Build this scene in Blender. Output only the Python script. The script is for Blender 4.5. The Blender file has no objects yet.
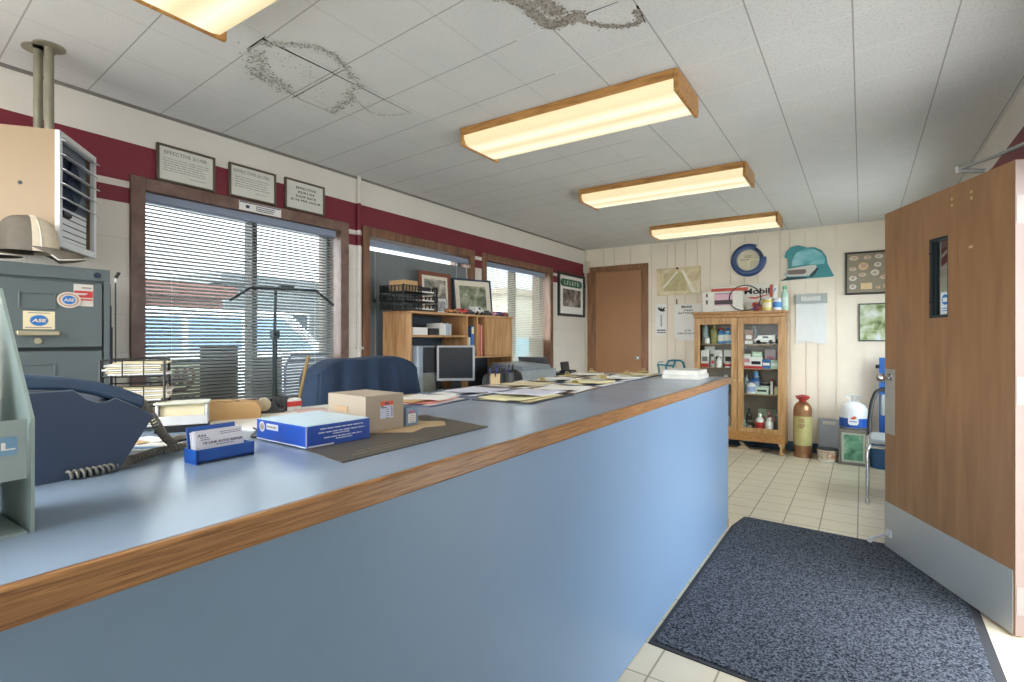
import bpy, math, random
from mathutils import Vector, Matrix
R = math.radians
rnd = random.Random(7)
sc = bpy.context.scene
col = sc.collection

# ------------------------------------------------------------------ camera
cam_d = bpy.data.cameras.new('camera'); cam = bpy.data.objects.new('camera', cam_d); col.objects.link(cam)
cam_d.sensor_width = 36; cam_d.lens = 528 / 1024 * 36; cam_d.shift_y = -2 / 1024; cam_d.clip_start = .02; cam_d.clip_end = 400
EYE = 1.27
cam.location = (0, 0, EYE); cam.rotation_euler = (R(90), 0, math.atan(350 / 528))
sc.camera = cam
# ------------------------------------------------------------------ view, world, sun, lamps
vs = sc.view_settings
sc.display_settings.display_device = 'sRGB'
vs.view_transform = 'Standard'; vs.look = 'None'; vs.gamma = 1; vs.use_curve_mapping = False
vs.exposure = 1.15
sc.cycles.use_denoising = True
sc.cycles.max_bounces = 10; sc.cycles.diffuse_bounces = 6; sc.cycles.transparent_max_bounces = 16
sc.cycles.sample_clamp_indirect = 6
SKY, SKY_DIM = 7.5, 2.0
w = bpy.data.worlds.new('sky'); sc.world = w; w.use_nodes = True
wn = w.node_tree; bg = wn.nodes['Background']
tcw = wn.nodes.new('ShaderNodeTexCoord'); nzw = wn.nodes.new('ShaderNodeTexNoise'); nzw.inputs['Scale'].default_value = 2.2; nzw.inputs['Detail'].default_value = 4
rw = wn.nodes.new('ShaderNodeValToRGB'); rw.color_ramp.elements[0].position = .4; rw.color_ramp.elements[0].color = (.87, .93, 1, 1)
rw.color_ramp.elements[1].position = .62; rw.color_ramp.elements[1].color = (.97, .98, 1, 1)
wn.links.new(tcw.outputs['Generated'], nzw.inputs['Vector']); wn.links.new(nzw.outputs['Fac'], rw.inputs['Fac'])
wn.links.new(rw.outputs['Color'], bg.inputs['Color'])
# the sky is brightest on the sun's side, behind the camera, and dimmer over the lot to the left
dt = wn.nodes.new('ShaderNodeVectorMath'); dt.operation = 'DOT_PRODUCT'; dt.inputs[1].default_value = Vector((.18, -.84, .5)).normalized()
mr = wn.nodes.new('ShaderNodeMapRange'); mr.inputs['From Min'].default_value = -.45; mr.inputs['From Max'].default_value = .75; mr.inputs['To Min'].default_value = SKY_DIM; mr.inputs['To Max'].default_value = SKY
wn.links.new(tcw.outputs['Generated'], dt.inputs[0]); wn.links.new(dt.outputs['Value'], mr.inputs['Value']); wn.links.new(mr.outputs['Result'], bg.inputs['Strength'])
sun_d = bpy.data.lights.new('sun', 'SUN'); sun_d.energy = 7.0; sun_d.angle = R(1.0); sun_d.color = (1, .97, .92)
sun = bpy.data.objects.new('sun', sun_d); col.objects.link(sun)
sun.rotation_euler = Vector((0, -.62, .78)).to_track_quat('Z', 'Y').to_euler()

def area(name, loc, size, energy, color, direction, portal=False):
    d = bpy.data.lights.new(name, 'AREA'); d.shape = 'RECTANGLE'; d.size, d.size_y = size; d.energy = energy; d.color = color
    o = bpy.data.objects.new(name, d); col.objects.link(o); o.location = loc
    o.rotation_euler = Vector(direction).to_track_quat('-Z', 'Y').to_euler()
    if portal: d.cycles.is_portal = True
    return o
CEIL = 2.515
# daylight portals at the openings of the room (guide the sky's light, give none of their own)
area('portal_doorway', (.80, 2.52, 1.03), (2.0, 1.0), 1, (1, 1, 1), (-1, 0, 0), True)
area('portal_window', (-3.40, 1.93, 1.45), (1.25, 1.3), 1, (1, 1, 1), (1, 0, 0), True)
area('portal_window', (-3.40, 5.05, 1.45), (1.25, 1.35), 1, (1, 1, 1), (1, 0, 0), True)
area('portal_window', (-1.65, -1.70, 1.6), (2.1, 1.4), 1, (1, 1, 1), (0, 1, 0), True)
area('portal_window', (.84, 5.25, 1.4), (1.3, 1.8), 1, (1, 1, 1), (-1, 0, 0), True)
# unseen fill lamp added near the ceiling behind the camera to brighten the room
area('fill_lamp', (-1.4, -.75, CEIL - .12), (1.3, .35), 14, (1, .95, .88), (0, 0, -1))

# ------------------------------------------------------------------ materials
def lin(c):
    c = c / 255
    return c / 12.92 if c <= .04045 else ((c + .055) / 1.055) ** 2.4
def rgb(c): return (lin(c[0]), lin(c[1]), lin(c[2]), 1)
_m = {}
def newmat(name):
    m = bpy.data.materials.new(name); m.use_nodes = True
    return m, m.node_tree, m.node_tree.nodes['Principled BSDF']
def P(name, c, rough=.5, metal=0, var=.06, scale=14, bump=0, bscale=60, emit=None, spec=.5, trans=0, stretch=None):
    """plain material: base colour with a soft noise variation and an optional bump"""
    if name in _m: return _m[name]
    m, t, b = newmat(name); _m[name] = m
    b.inputs['Roughness'].default_value = rough; b.inputs['Metallic'].default_value = metal
    b.inputs['Specular IOR Level'].default_value = spec
    tc = t.nodes.new('ShaderNodeTexCoord')
    vec = tc.outputs['Object']
    if stretch:
        mp = t.nodes.new('ShaderNodeMapping'); mp.inputs['Scale'].default_value = stretch
        t.links.new(vec, mp.inputs['Vector']); vec = mp.outputs['Vector']
    base = rgb(c)
    if var:
        n = t.nodes.new('ShaderNodeTexNoise'); n.inputs['Scale'].default_value = scale; n.inputs['Detail'].default_value = 5
        t.links.new(vec, n.inputs['Vector'])
        r = t.nodes.new('ShaderNodeValToRGB'); r.color_ramp.elements[0].position = .3; r.color_ramp.elements[1].position = .7
        r.color_ramp.elements[0].color = tuple(x * (1 - var) for x in base[:3]) + (1,)
        r.color_ramp.elements[1].color = tuple(min(1, x * (1 + var)) for x in base[:3]) + (1,)
        t.links.new(n.outputs['Fac'], r.inputs['Fac']); t.links.new(r.outputs['Color'], b.inputs['Base Color'])
    else: b.inputs['Base Color'].default_value = base
    if bump:
        n2 = t.nodes.new('ShaderNodeTexNoise'); n2.inputs['Scale'].default_value = bscale; n2.inputs['Detail'].default_value = 4
        t.links.new(vec, n2.inputs['Vector'])
        bp = t.nodes.new('ShaderNodeBump'); bp.inputs['Strength'].default_value = bump; bp.inputs['Distance'].default_value = .004
        t.links.new(n2.outputs['Fac'], bp.inputs['Height']); t.links.new(bp.outputs['Normal'], b.inputs['Normal'])
    if emit: b.inputs['Emission Color'].default_value = rgb(c); b.inputs['Emission Strength'].default_value = emit
    if trans: b.inputs['Transmission Weight'].default_value = trans
    return m
def wood(name, c1, c2, stretch=(14, 14, 1.2), rough=.45, scale=3.0):
    if name in _m: return _m[name]
    m, t, b = newmat(name); _m[name] = m; b.inputs['Roughness'].default_value = rough
    tc = t.nodes.new('ShaderNodeTexCoord'); mp = t.nodes.new('ShaderNodeMapping'); mp.inputs['Scale'].default_value = stretch
    n = t.nodes.new('ShaderNodeTexNoise'); n.inputs['Scale'].default_value = scale; n.inputs['Detail'].default_value = 8; n.inputs['Distortion'].default_value = .7
    r = t.nodes.new('ShaderNodeValToRGB'); r.color_ramp.elements[0].position = .32; r.color_ramp.elements[1].position = .68
    r.color_ramp.elements[0].color = rgb(c1); r.color_ramp.elements[1].color = rgb(c2)
    t.links.new(tc.outputs['Object'], mp.inputs['Vector']); t.links.new(mp.outputs['Vector'], n.inputs['Vector'])
    t.links.new(n.outputs['Fac'], r.inputs['Fac']); t.links.new(r.outputs['Color'], b.inputs['Base Color'])
    bp = t.nodes.new('ShaderNodeBump'); bp.inputs['Strength'].default_value = .15; bp.inputs['Distance'].default_value = .002
    t.links.new(n.outputs['Fac'], bp.inputs['Height']); t.links.new(bp.outputs['Normal'], b.inputs['Normal'])
    return m
def translucent(name, c, f=.6):
    if name in _m: return _m[name]
    m, t, b = newmat(name); _m[name] = m; o = t.nodes['Material Output']; mx = t.nodes.new('ShaderNodeMixShader'); tl = t.nodes.new('ShaderNodeBsdfTranslucent')
    b.inputs['Base Color'].default_value = rgb(c); b.inputs['Roughness'].default_value = .6; tl.inputs['Color'].default_value = rgb(c); mx.inputs[0].default_value = f
    t.links.new(b.outputs[0], mx.inputs[1]); t.links.new(tl.outputs[0], mx.inputs[2]); t.links.new(mx.outputs[0], o.inputs['Surface'])
    return m
def glass(name, tint=(235, 240, 240), ior=1.45):
    if name in _m: return _m[name]
    m = bpy.data.materials.new(name); m.use_nodes = True; t = m.node_tree; t.nodes.clear(); _m[name] = m
    o = t.nodes.new('ShaderNodeOutputMaterial'); mx = t.nodes.new('ShaderNodeMixShader'); tr = t.nodes.new('ShaderNodeBsdfTransparent'); gl = t.nodes.new('ShaderNodeBsdfGlossy')
    fr = t.nodes.new('ShaderNodeFresnel'); gm = t.nodes.new('ShaderNodeNewGeometry'); mv = t.nodes.new('ShaderNodeMix'); mv.inputs[2].default_value = ior; mv.inputs[3].default_value = 1 / ior
    t.links.new(gm.outputs['Backfacing'], mv.inputs[0]); t.links.new(mv.outputs[0], fr.inputs['IOR'])  # a thin pane: no total reflection at its far face
    tr.inputs['Color'].default_value = rgb(tint); gl.inputs['Roughness'].default_value = .03
    t.links.new(fr.outputs['Fac'], mx.inputs['Fac']); t.links.new(tr.outputs['BSDF'], mx.inputs[1]); t.links.new(gl.outputs['BSDF'], mx.inputs[2])
    t.links.new(mx.outputs['Shader'], o.inputs['Surface'])
    return m
def picture(name, cols, scale=9, detail=5, dist=.6, rough=.35):
    """a printed picture: blotches in the given colours"""
    if name in _m: return _m[name]
    m, t, b = newmat(name); _m[name] = m; b.inputs['Roughness'].default_value = rough
    tc = t.nodes.new('ShaderNodeTexCoord'); n = t.nodes.new('ShaderNodeTexNoise'); n.inputs['Scale'].default_value = scale; n.inputs['Detail'].default_value = detail; n.inputs['Distortion'].default_value = dist
    r = t.nodes.new('ShaderNodeValToRGB'); e = r.color_ramp.elements
    while len(e) < len(cols): e.new(.5)
    for i, c in enumerate(cols): e[i].position = .32 + .36 * i / (len(cols) - 1); e[i].color = rgb(c)
    t.links.new(tc.outputs['Object'], n.inputs['Vector']); t.links.new(n.outputs['Fac'], r.inputs['Fac']); t.links.new(r.outputs['Color'], b.inputs['Base Color'])
    return m

class NT:
    """small helper to write math node graphs"""
    def __init__(s, t): s.t = t
    def val(s, x, sock):
        if isinstance(x, (int, float)): sock.default_value = x
        else: s.t.links.new(x, sock)
    def m(s, op, a, b=0, c=0):
        n = s.t.nodes.new('ShaderNodeMath'); n.operation = op
        s.val(a, n.inputs[0]); s.val(b, n.inputs[1]); s.val(c, n.inputs[2]); return n.outputs[0]
    def mix(s, f, a, b):
        n = s.t.nodes.new('ShaderNodeMix'); n.data_type = 'RGBA'
        s.val(f, n.inputs[0])
        for x, k in ((a, 6), (b, 7)):
            if isinstance(x, tuple): n.inputs[k].default_value = x
            else: s.t.links.new(x, n.inputs[k])
        return n.outputs[2]
    def pos(s):
        g = s.t.nodes.new('ShaderNodeNewGeometry'); x = s.t.nodes.new('ShaderNodeSeparateXYZ'); s.t.links.new(g.outputs['Position'], x.inputs[0])
        s.P = g.outputs['Position']; return x.outputs
    def noise(s, scale, detail=4, vec=None, dist=0):
        n = s.t.nodes.new('ShaderNodeTexNoise'); n.inputs['Scale'].default_value = scale; n.inputs['Detail'].default_value = detail; n.inputs['Distortion'].default_value = dist
        s.t.links.new(vec or s.P, n.inputs['Vector']); return n.outputs['Fac']
    def ramp(s, f, p0, p1, c0=(0, 0, 0, 1), c1=(1, 1, 1, 1)):
        n = s.t.nodes.new('ShaderNodeValToRGB'); n.color_ramp.elements[0].position = p0; n.color_ramp.elements[1].position = p1
        n.color_ramp.elements[0].color = c0; n.color_ramp.elements[1].color = c1; s.t.links.new(f, n.inputs['Fac']); return n.outputs['Color']
    def bump(s, h, b, strength=.3, dist=.004):
        n = s.t.nodes.new('ShaderNodeBump'); n.inputs['Strength'].default_value = strength; n.inputs['Distance'].default_value = dist
        s.t.links.new(h, n.inputs['Height']); s.t.links.new(n.outputs['Normal'], b.inputs['Normal'])
    def line(s, x, x0, p, wd):
        """1 within wd of the lines x0 + k*p"""
        f = s.m('FRACT', s.m('ADD', s.m('DIVIDE', s.m('SUBTRACT', x, x0), p), 100.5))
        return s.m('LESS_THAN', s.m('ABSOLUTE', s.m('SUBTRACT', f, .5)), wd / p)

def mat_ceiling():
    m, t, b = newmat('ceiling_tile'); g = NT(t); x, y, z = g.pos(); b.inputs['Roughness'].default_value = .9
    fine = g.noise(95, 3); mid = g.noise(3, 4)
    fis = g.ramp(fine, .33, .47)
    base = g.mix(mid, rgb((208, 210, 211)), rgb((224, 225, 225)))
    base = g.mix(g.m('MULTIPLY', g.m('SUBTRACT', 1, fis), g.ramp(g.m('MULTIPLY_ADD', x, .25, .8), .25, .75, (.06, .06, .06, 1), (.3, .3, .3, 1))), base, rgb((150, 150, 150)))
    lx = g.line(x, -.03, .335, .003); ly = g.line(g.m('MULTIPLY_ADD', x, .085, y), 1.085, .33, .003)
    far = g.m('GREATER_THAN', x, -1.2)
    base = g.mix(g.m('MULTIPLY', g.m('MULTIPLY', ly, far), .5), base, rgb((235, 235, 233)))
    base = g.mix(g.m('MULTIPLY', g.m('MULTIPLY', ly, g.m('SUBTRACT', 1, far)), .55), base, rgb((112, 112, 112)))
    base = g.mix(g.m('MULTIPLY', lx, g.m('MULTIPLY_ADD', far, .42, .18)), base, rgb((112, 112, 112)))
    t.links.new(base, b.inputs['Base Color'])
    h = g.m('SUBTRACT', fine, g.m('MULTIPLY', g.m('ADD', lx, ly), .6)); g.bump(h, b, .35, .004)
    return m
def mat_wall(blocks=True):
    m, t, b = newmat('painted_wall'); g = NT(t); x, y, z = g.pos(); b.inputs['Roughness'].default_value = .6
    mid = g.noise(2.5, 4); base = g.mix(mid, rgb((214, 209, 199)), rgb((229, 225, 217)))
    if blocks:
        row = g.m('FLOOR', g.m('DIVIDE', z, .2)); sh = g.m('MULTIPLY', g.m('MODULO', row, 2), .2)
        joint = g.m('MAXIMUM', g.line(z, 0, .2, .003), g.line(g.m('ADD', y, sh), 0, .4, .003))
        joint = g.m('MULTIPLY', joint, g.m('LESS_THAN', z, 2.3))
        base = g.mix(g.m('MULTIPLY', joint, .16), base, rgb((150, 145, 138)))
        g.bump(g.m('SUBTRACT', g.noise(70), joint), b, .2, .003)
    red = g.mix(mid, rgb((112, 30, 46)), rgb((128, 40, 56)))
    band = lambda a, c: g.m('MULTIPLY', g.m('GREATER_THAN', z, a), g.m('LESS_THAN', z, c))
    f = g.m('MAXIMUM', band(2.105, 2.312), band(1.988, 2.07))
    t.links.new(g.mix(f, base, red), b.inputs['Base Color'])
    return m
def mat_floor():
    m, t, b = newmat('floor_tile'); g = NT(t); x, y, z = g.pos()
    j = g.m('MAXIMUM', g.line(x, -.024, .216, .004), g.line(y, 4.1, .216, .0035))
    n = g.noise(5, 6); n2 = g.noise(1.2, 3)
    base = g.mix(n, rgb((198, 187, 160)), rgb((217, 208, 184))); base = g.mix(g.m('MULTIPLY', n2, .35), base, rgb((222, 216, 198)))
    base = g.mix(g.m('MULTIPLY', j, .7), base, rgb((120, 110, 92)))
    t.links.new(base, b.inputs['Base Color']); t.links.new(g.m('MULTIPLY_ADD', j, .3, .28), b.inputs['Roughness'])
    g.bump(g.m('SUBTRACT', g.m('MULTIPLY', n, .3), j), b, .3, .003)
    return m
def mat_carpet():
    m, t, b = newmat('mat_pile'); g = NT(t); x, y, z = g.pos(); b.inputs['Roughness'].default_value = 1; b.inputs['Specular IOR Level'].default_value = .1
    a = g.noise(135, 3); c = g.noise(3.5, 5); d = g.noise(400, 2)
    base = g.ramp(a, .42, .60, rgb((24, 30, 40)), rgb((110, 117, 128)))
    base = g.mix(g.m('MULTIPLY', c, .35), base, rgb((78, 82, 90)))
    t.links.new(base, b.inputs['Base Color']); g.bump(g.m('ADD', a, d), b, .9, .006)
    return m
def mat_laminate(name, c, rough, smudge=(0, 0, 0)):
    m, t, b = newmat(name); g = NT(t); x, y, z = g.pos()
    n = g.noise(2.2, 5); n2 = g.noise(7, 5, dist=1.2)
    base = g.mix(n, rgb(tuple(v * .95 for v in c)), rgb(tuple(min(255, v * 1.04) for v in c)))
    sm = g.ramp(n2, .6, .85); base = g.mix(g.m('MULTIPLY', sm, .10), base, rgb(smudge))
    t.links.new(base, b.inputs['Base Color']); t.links.new(g.m('MULTIPLY_ADD', n, .12, rough - .06), b.inputs['Roughness'])
    return m
def mat_diffuser():
    """acrylic lamp cover lit by two tubes that lie along x behind it"""
    m, t, b = newmat('lamp_diffuser'); g = NT(t); b.inputs['Roughness'].default_value = .4
    tc = t.nodes.new('ShaderNodeTexCoord'); s = t.nodes.new('ShaderNodeSeparateXYZ'); t.links.new(tc.outputs['Object'], s.inputs[0]); y = s.outputs[1]
    d = g.m('MINIMUM', g.m('ABSOLUTE', g.m('SUBTRACT', y, .08)), g.m('ABSOLUTE', g.m('ADD', y, .08)))
    k = g.m('SUBTRACT', 1, g.m('MINIMUM', 1, g.m('DIVIDE', d, .075)))
    b.inputs['Base Color'].default_value = rgb((150, 142, 118)); b.inputs['Emission Color'].default_value = (1, .86, .55, 1)
    t.links.new(g.mix(k, (1, .80, .47, 1), (1, .91, .68, 1)), b.inputs['Emission Color'])
    t.links.new(g.m('MULTIPLY_ADD', k, .17, .37), b.inputs['Emission Strength'])
    return m

OAK = wood('oak', (150, 104, 56), (196, 146, 88), (3, 1.2, 14), .38, 9)
OAKZ = wood('oak_upright', (158, 116, 70), (200, 158, 108), (10, 10, 1))
HUTCHW = wood('hutch_wood', (170, 122, 76), (208, 164, 116), (9, 9, 1))
DOORW = wood('door_wood', (142, 103, 68), (164, 122, 84), (6, 6, .8), .4, 2.2)
TRIMW = wood('brown_trim', (104, 80, 70), (132, 106, 95), (8, 3, 3), .45)
CASEW = wood('casing_wood', (120, 84, 56), (152, 110, 78), (9, 9, 1.2), .45)
LAMPW = wood('lamp_wood', (156, 110, 54), (198, 148, 86), (1.5, 12, 12), .4, 4)
CHROME = P('chrome', (215, 218, 222), .18, 1, 0)
STEEL = P('brushed_steel', (178, 180, 178), .36, .9, .06, 6)
KICK = P('kick_steel', (188, 190, 186), .42, .35, .05, 3)
BRASS = P('brass', (204, 190, 136), .4, .6, .05)
BLACK = P('black_plastic', (24, 25, 28), .45, 0, .1)
DGREY = P('dark_grey_plastic', (58, 60, 64), .5)
LGREY = P('light_grey_plastic', (176, 178, 178), .5)
WHITE = P('white_paint', (232, 231, 226), .5, 0, .03)
PAPER = P('paper', (236, 236, 232), .8, 0, .02)
CREAMP = P('cream_paper', (226, 214, 178), .8, 0, .04)
YELLP = P('yellow_paper', (236, 230, 186), .8, 0, .04)
PINKP = P('pink_paper', (226, 150, 140), .8, 0, .04)
TANP = P('manila', (208, 178, 128), .8, 0, .05)
CARD = P('cardboard', (176, 164, 146), .85, 0, .05, 8)
BROWNCARD = P('brown_cardboard', (196, 160, 112), .85, 0, .06, 8)
BLUE = P('blue_plastic', (28, 84, 168), .4, 0, .05)
INK = P('ink', (40, 40, 44), .7, 0, 0)
GREYINK = P('grey_ink', (128, 128, 126), .7, 0, 0)
RED = P('red_print', (196, 52, 48), .5, 0, .05)
GLASS = glass('clear_glass')
VINYL = P('dark_vinyl', (44, 52, 66), .5)

# ------------------------------------------------------------------ mesh helpers
class MB:
    def __init__(s): s.v = []; s.f = []; s.mi = []; s.M = Matrix()
    def add(s, vs, fs, mi=0):
        k = len(s.v); s.v += [tuple(s.M @ Vector(p)) for p in vs]
        for f in fs: s.f.append(tuple(k + i for i in f)); s.mi.append(mi)
        return s
    def bx(s, x0, x1, y0, y1, z0, z1, mi=0):
        return s.add([(x0, y0, z0), (x1, y0, z0), (x1, y1, z0), (x0, y1, z0), (x0, y0, z1), (x1, y0, z1), (x1, y1, z1), (x0, y1, z1)],
                     [(0, 3, 2, 1), (4, 5, 6, 7), (0, 1, 5, 4), (1, 2, 6, 5), (2, 3, 7, 6), (3, 0, 4, 7)], mi)
    def box(s, c, d, rz=0, mi=0, rx=0, ry=0):
        old = s.M; s.M = old @ Matrix.Translation(c) @ Matrix.Rotation(rz, 4, 'Z') @ Matrix.Rotation(ry, 4, 'Y') @ Matrix.Rotation(rx, 4, 'X')
        s.bx(-d[0] / 2, d[0] / 2, -d[1] / 2, d[1] / 2, -d[2] / 2, d[2] / 2, mi); s.M = old; return s
    def ring(s, c, u, v, r, n): return [tuple(Vector(c) + Vector(u) * r * math.cos(2 * math.pi * i / n) + Vector(v) * r * math.sin(2 * math.pi * i / n)) for i in range(n)]
    def cyl(s, p0, p1, r0, r1=None, n=16, mi=0):
        r1 = r0 if r1 is None else r1; a = Vector(p1) - Vector(p0); q = a.to_track_quat('Z', 'Y'); u, v = q @ Vector((1, 0, 0)), q @ Vector((0, 1, 0))
        vs = s.ring(p0, u, v, r0, n) + s.ring(p1, u, v, r1, n)
        fs = [(i, (i + 1) % n, n + (i + 1) % n, n + i) for i in range(n)] + [tuple(range(n - 1, -1, -1)), tuple(range(n, 2 * n))]
        return s.add(vs, fs, mi)
    def tube(s, pts, r, n=8, mi=0, closed=False):
        pts = [Vector(p) for p in pts]; L = len(pts); vs = []; fs = []
        nrm = None
        for i, p in enumerate(pts):
            if closed: t = (pts[(i + 1) % L] - pts[i - 1])
            else: t = pts[min(i + 1, L - 1)] - pts[max(i - 1, 0)]
            t.normalize()
            if nrm is None:
                nrm = t.orthogonal().normalized()
            else:
                nrm = nrm - t * nrm.dot(t)
                nrm = nrm.normalized() if nrm.length > 1e-6 else t.orthogonal().normalized()
            b = t.cross(nrm); rr = r[i] if isinstance(r, (list, tuple)) else r
            vs += s.ring(p, nrm, b, rr, n)
        for i in range(L if closed else L - 1):
            j = (i + 1) % L
            for k in range(n): fs.append((i * n + k, i * n + (k + 1) % n, j * n + (k + 1) % n, j * n + k))
        if not closed: fs += [tuple(range(n - 1, -1, -1)), tuple(range((L - 1) * n, L * n))]
        return s.add(vs, fs, mi)
    def lathe(s, prof, c=(0, 0, 0), n=24, mi=0, sy=1):
        vs = []; fs = []
        for r, z in prof:
            for k in range(n):
                a = 2 * math.pi * k / n; vs.append((c[0] + r * math.cos(a), c[1] + r * sy * math.sin(a), c[2] + z))
        for i in range(len(prof) - 1):
            for k in range(n): fs.append((i * n + k, i * n + (k + 1) % n, (i + 1) * n + (k + 1) % n, (i + 1) * n + k))
        fs += [tuple(range(n - 1, -1, -1)), tuple(range((len(prof) - 1) * n, len(prof) * n))]
        return s.add(vs, fs, mi)
    def prism(s, poly, o, u, v, th, mi=0):
        """polygon in the frame (o; u, v), extruded th along u x v"""
        o, u, v = Vector(o), Vector(u).normalized(), Vector(v).normalized(); nn = u.cross(v) * th; n = len(poly)
        a = [o + u * p[0] + v * p[1] for p in poly]
        area2 = sum(poly[i][0] * poly[(i + 1) % n][1] - poly[(i + 1) % n][0] * poly[i][1] for i in range(n))
        if (area2 < 0) != (th < 0): a.reverse()
        vs = a + [p + nn for p in a]
        fs = [tuple(range(n - 1, -1, -1)), tuple(range(n, 2 * n))] + [(i, (i + 1) % n, n + (i + 1) % n, n + i) for i in range(n)]
        return s.add(vs, fs, mi)
    def ell(s, c, r, n=16, m=10, mi=0):
        prof = [(max(1e-4, math.sin(math.pi * i / m)), -math.cos(math.pi * i / m)) for i in range(m + 1)]
        vs = []; fs = []
        for pr, pz in prof:
            for k in range(n):
                a = 2 * math.pi * k / n; vs.append((c[0] + r[0] * pr * math.cos(a), c[1] + r[1] * pr * math.sin(a), c[2] + r[2] * pz))
        for i in range(m):
            for k in range(n): fs.append((i * n + k, i * n + (k + 1) % n, (i + 1) * n + (k + 1) % n, (i + 1) * n + k))
        return s.add(vs, fs, mi)
    def grid(s, fn, nu, nv, mi=0):
        vs = [fn(i / nu, j / nv) for i in range(nu + 1) for j in range(nv + 1)]
        fs = [(i * (nv + 1) + j, (i + 1) * (nv + 1) + j, (i + 1) * (nv + 1) + j + 1, i * (nv + 1) + j + 1) for i in range(nu) for j in range(nv)]
        return s.add(vs, fs, mi)
    def build(s, name, mats, parent=None, loc=None, rz=0, smooth=True, bevel=0, solid=0, seg=2):
        me = bpy.data.meshes.new(name); me.from_pydata(s.v, [], s.f)
        mats = mats if isinstance(mats, (list, tuple)) else [mats]
        for m in mats: me.materials.append(m)
        me.polygons.foreach_set('material_index', s.mi)
        if smooth:
            me.polygons.foreach_set('use_smooth', [True] * len(s.f)); me.set_sharp_from_angle(angle=R(38))
        me.update()
        o = bpy.data.objects.new(name, me); col.objects.link(o)
        if parent: o.parent = parent
        if loc: o.location = loc
        if rz: o.rotation_euler.z = rz
        if solid: md = o.modifiers.new('solid', 'SOLIDIFY'); md.thickness = solid; md.offset = 0
        if bevel: md = o.modifiers.new('bevel', 'BEVEL'); md.width = bevel; md.segments = seg; md.limit_method = 'ANGLE'; md.angle_limit = R(40)
        return o
def tag(o, label=None, cat=None, group=None, kind=None):
    if label: o['label'] = label
    if cat: o['category'] = cat
    if group: o['group'] = group
    if kind: o['kind'] = kind
    return o
def thing(name, label, cat, loc=(0, 0, 0), rz=0, group=None, kind=None):
    o = bpy.data.objects.new(name, None); o.empty_display_size = .05; col.objects.link(o); o.location = loc; o.rotation_euler.z = rz
    return tag(o, label, cat, group, kind)
def struct(name, mb, mats, parent=None, **k):
    o = mb.build(name, mats, parent, **k)
    o['kind'] = 'structure'
    return o
_tc = {}
def text_geo(s, bold=0):
    k = (s, bold)
    if k not in _tc:
        cu = bpy.data.curves.new('t', 'FONT'); cu.body = s; cu.size = 1; cu.align_x = 'CENTER'; cu.align_y = 'CENTER'; cu.resolution_u = 3; cu.offset = bold
        ob = bpy.data.objects.new('t', cu); col.objects.link(ob)
        bpy.context.view_layer.update()
        me = bpy.data.meshes.new_from_object(ob.evaluated_get(bpy.context.evaluated_depsgraph_get()))
        vs = [tuple(v.co) for v in me.vertices]; fs = [tuple(p.vertices) for p in me.polygons]
        bpy.data.objects.remove(ob); bpy.data.meshes.remove(me); bpy.data.curves.remove(cu)
        _tc[k] = (vs, fs)
    return _tc[k]
def put_text(mb, s, o, u, v, width=None, height=None, mi=0, shear=0, bold=0.01):
    vs, fs = text_geo(s, bold)
    x0, x1 = min(p[0] for p in vs), max(p[0] for p in vs); y0, y1 = min(p[1] for p in vs), max(p[1] for p in vs)
    sx = (width / (x1 - x0)) if width else None; sy = (height / (y1 - y0)) if height else None
    sx = sx or sy; sy = sy or sx
    o, u, v = Vector(o), Vector(u).normalized(), Vector(v).normalized(); n = u.cross(v)
    cx, cy = (x0 + x1) / 2, (y0 + y1) / 2
    mb.add([tuple(o + u * ((p[0] - cx) * sx + shear * (p[1] - cy) * sy) + v * ((p[1] - cy) * sy) + n * .0006) for p in vs], fs, mi)
    return mb
def lines(mb, o, u, v, w, n, dy, th, mi=0, ragged=.25, seed=1):
    """n printed text lines as thin bars, downwards from o (the left end of the top line)"""
    rr = random.Random(seed); o, u, v = Vector(o), Vector(u).normalized(), Vector(v).normalized(); nn = u.cross(v) * .0005
    for i in range(n):
        x = 0; end = w * (1 - ragged * rr.random())
        while x < end:
            l = min(end - x, w * (.06 + .1 * rr.random())); a = o + u * x - v * (i * dy) + nn
            mb.add([tuple(a), tuple(a + u * l), tuple(a + u * l + v * th), tuple(a + v * th)], [(0, 1, 2, 3)], mi); x += l + w * .02
    return mb
def rect(mb, o, u, v, w, h, mi=0, lift=.0004):
    o, u, v = Vector(o), Vector(u).normalized(), Vector(v).normalized(); o = o + u.cross(v) * lift
    return mb.add([tuple(o), tuple(o + u * w), tuple(o + u * w + v * h), tuple(o + v * h)], [(0, 1, 2, 3)], mi)
def disc(mb, o, u, v, r, mi=0, n=24, lift=.0006, r2=None, gear=0):
    o, u, v = Vector(o), Vector(u).normalized(), Vector(v).normalized(); o = o + u.cross(v) * lift; r2 = r2 or r
    n = gear * 2 if gear else n
    return mb.add([tuple(o + u * r * (1 - (.14 if gear and i % 2 else 0)) * math.cos(2 * math.pi * i / n) + v * r2 * (1 - (.14 if gear and i % 2 else 0)) * math.sin(2 * math.pi * i / n)) for i in range(n)], [tuple(range(n))], mi)
def catmull(pts, k=8):
    pts = [Vector(p) for p in pts]; out = []
    for i in range(len(pts) - 1):
        p0, p1, p2, p3 = pts[max(i - 1, 0)], pts[i], pts[i + 1], pts[min(i + 2, len(pts) - 1)]
        for j in range(k):
            t = j / k; out.append(.5 * ((2 * p1) + (p2 - p0) * t + (2 * p0 - 5 * p1 + 4 * p2 - p3) * t * t + (3 * p1 - p0 - 3 * p2 + p3) * t ** 3))
    return out + [pts[-1]]
X, Y, Z = (1, 0, 0), (0, 1, 0), (0, 0, 1)
NX = (-1, 0, 0)

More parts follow.
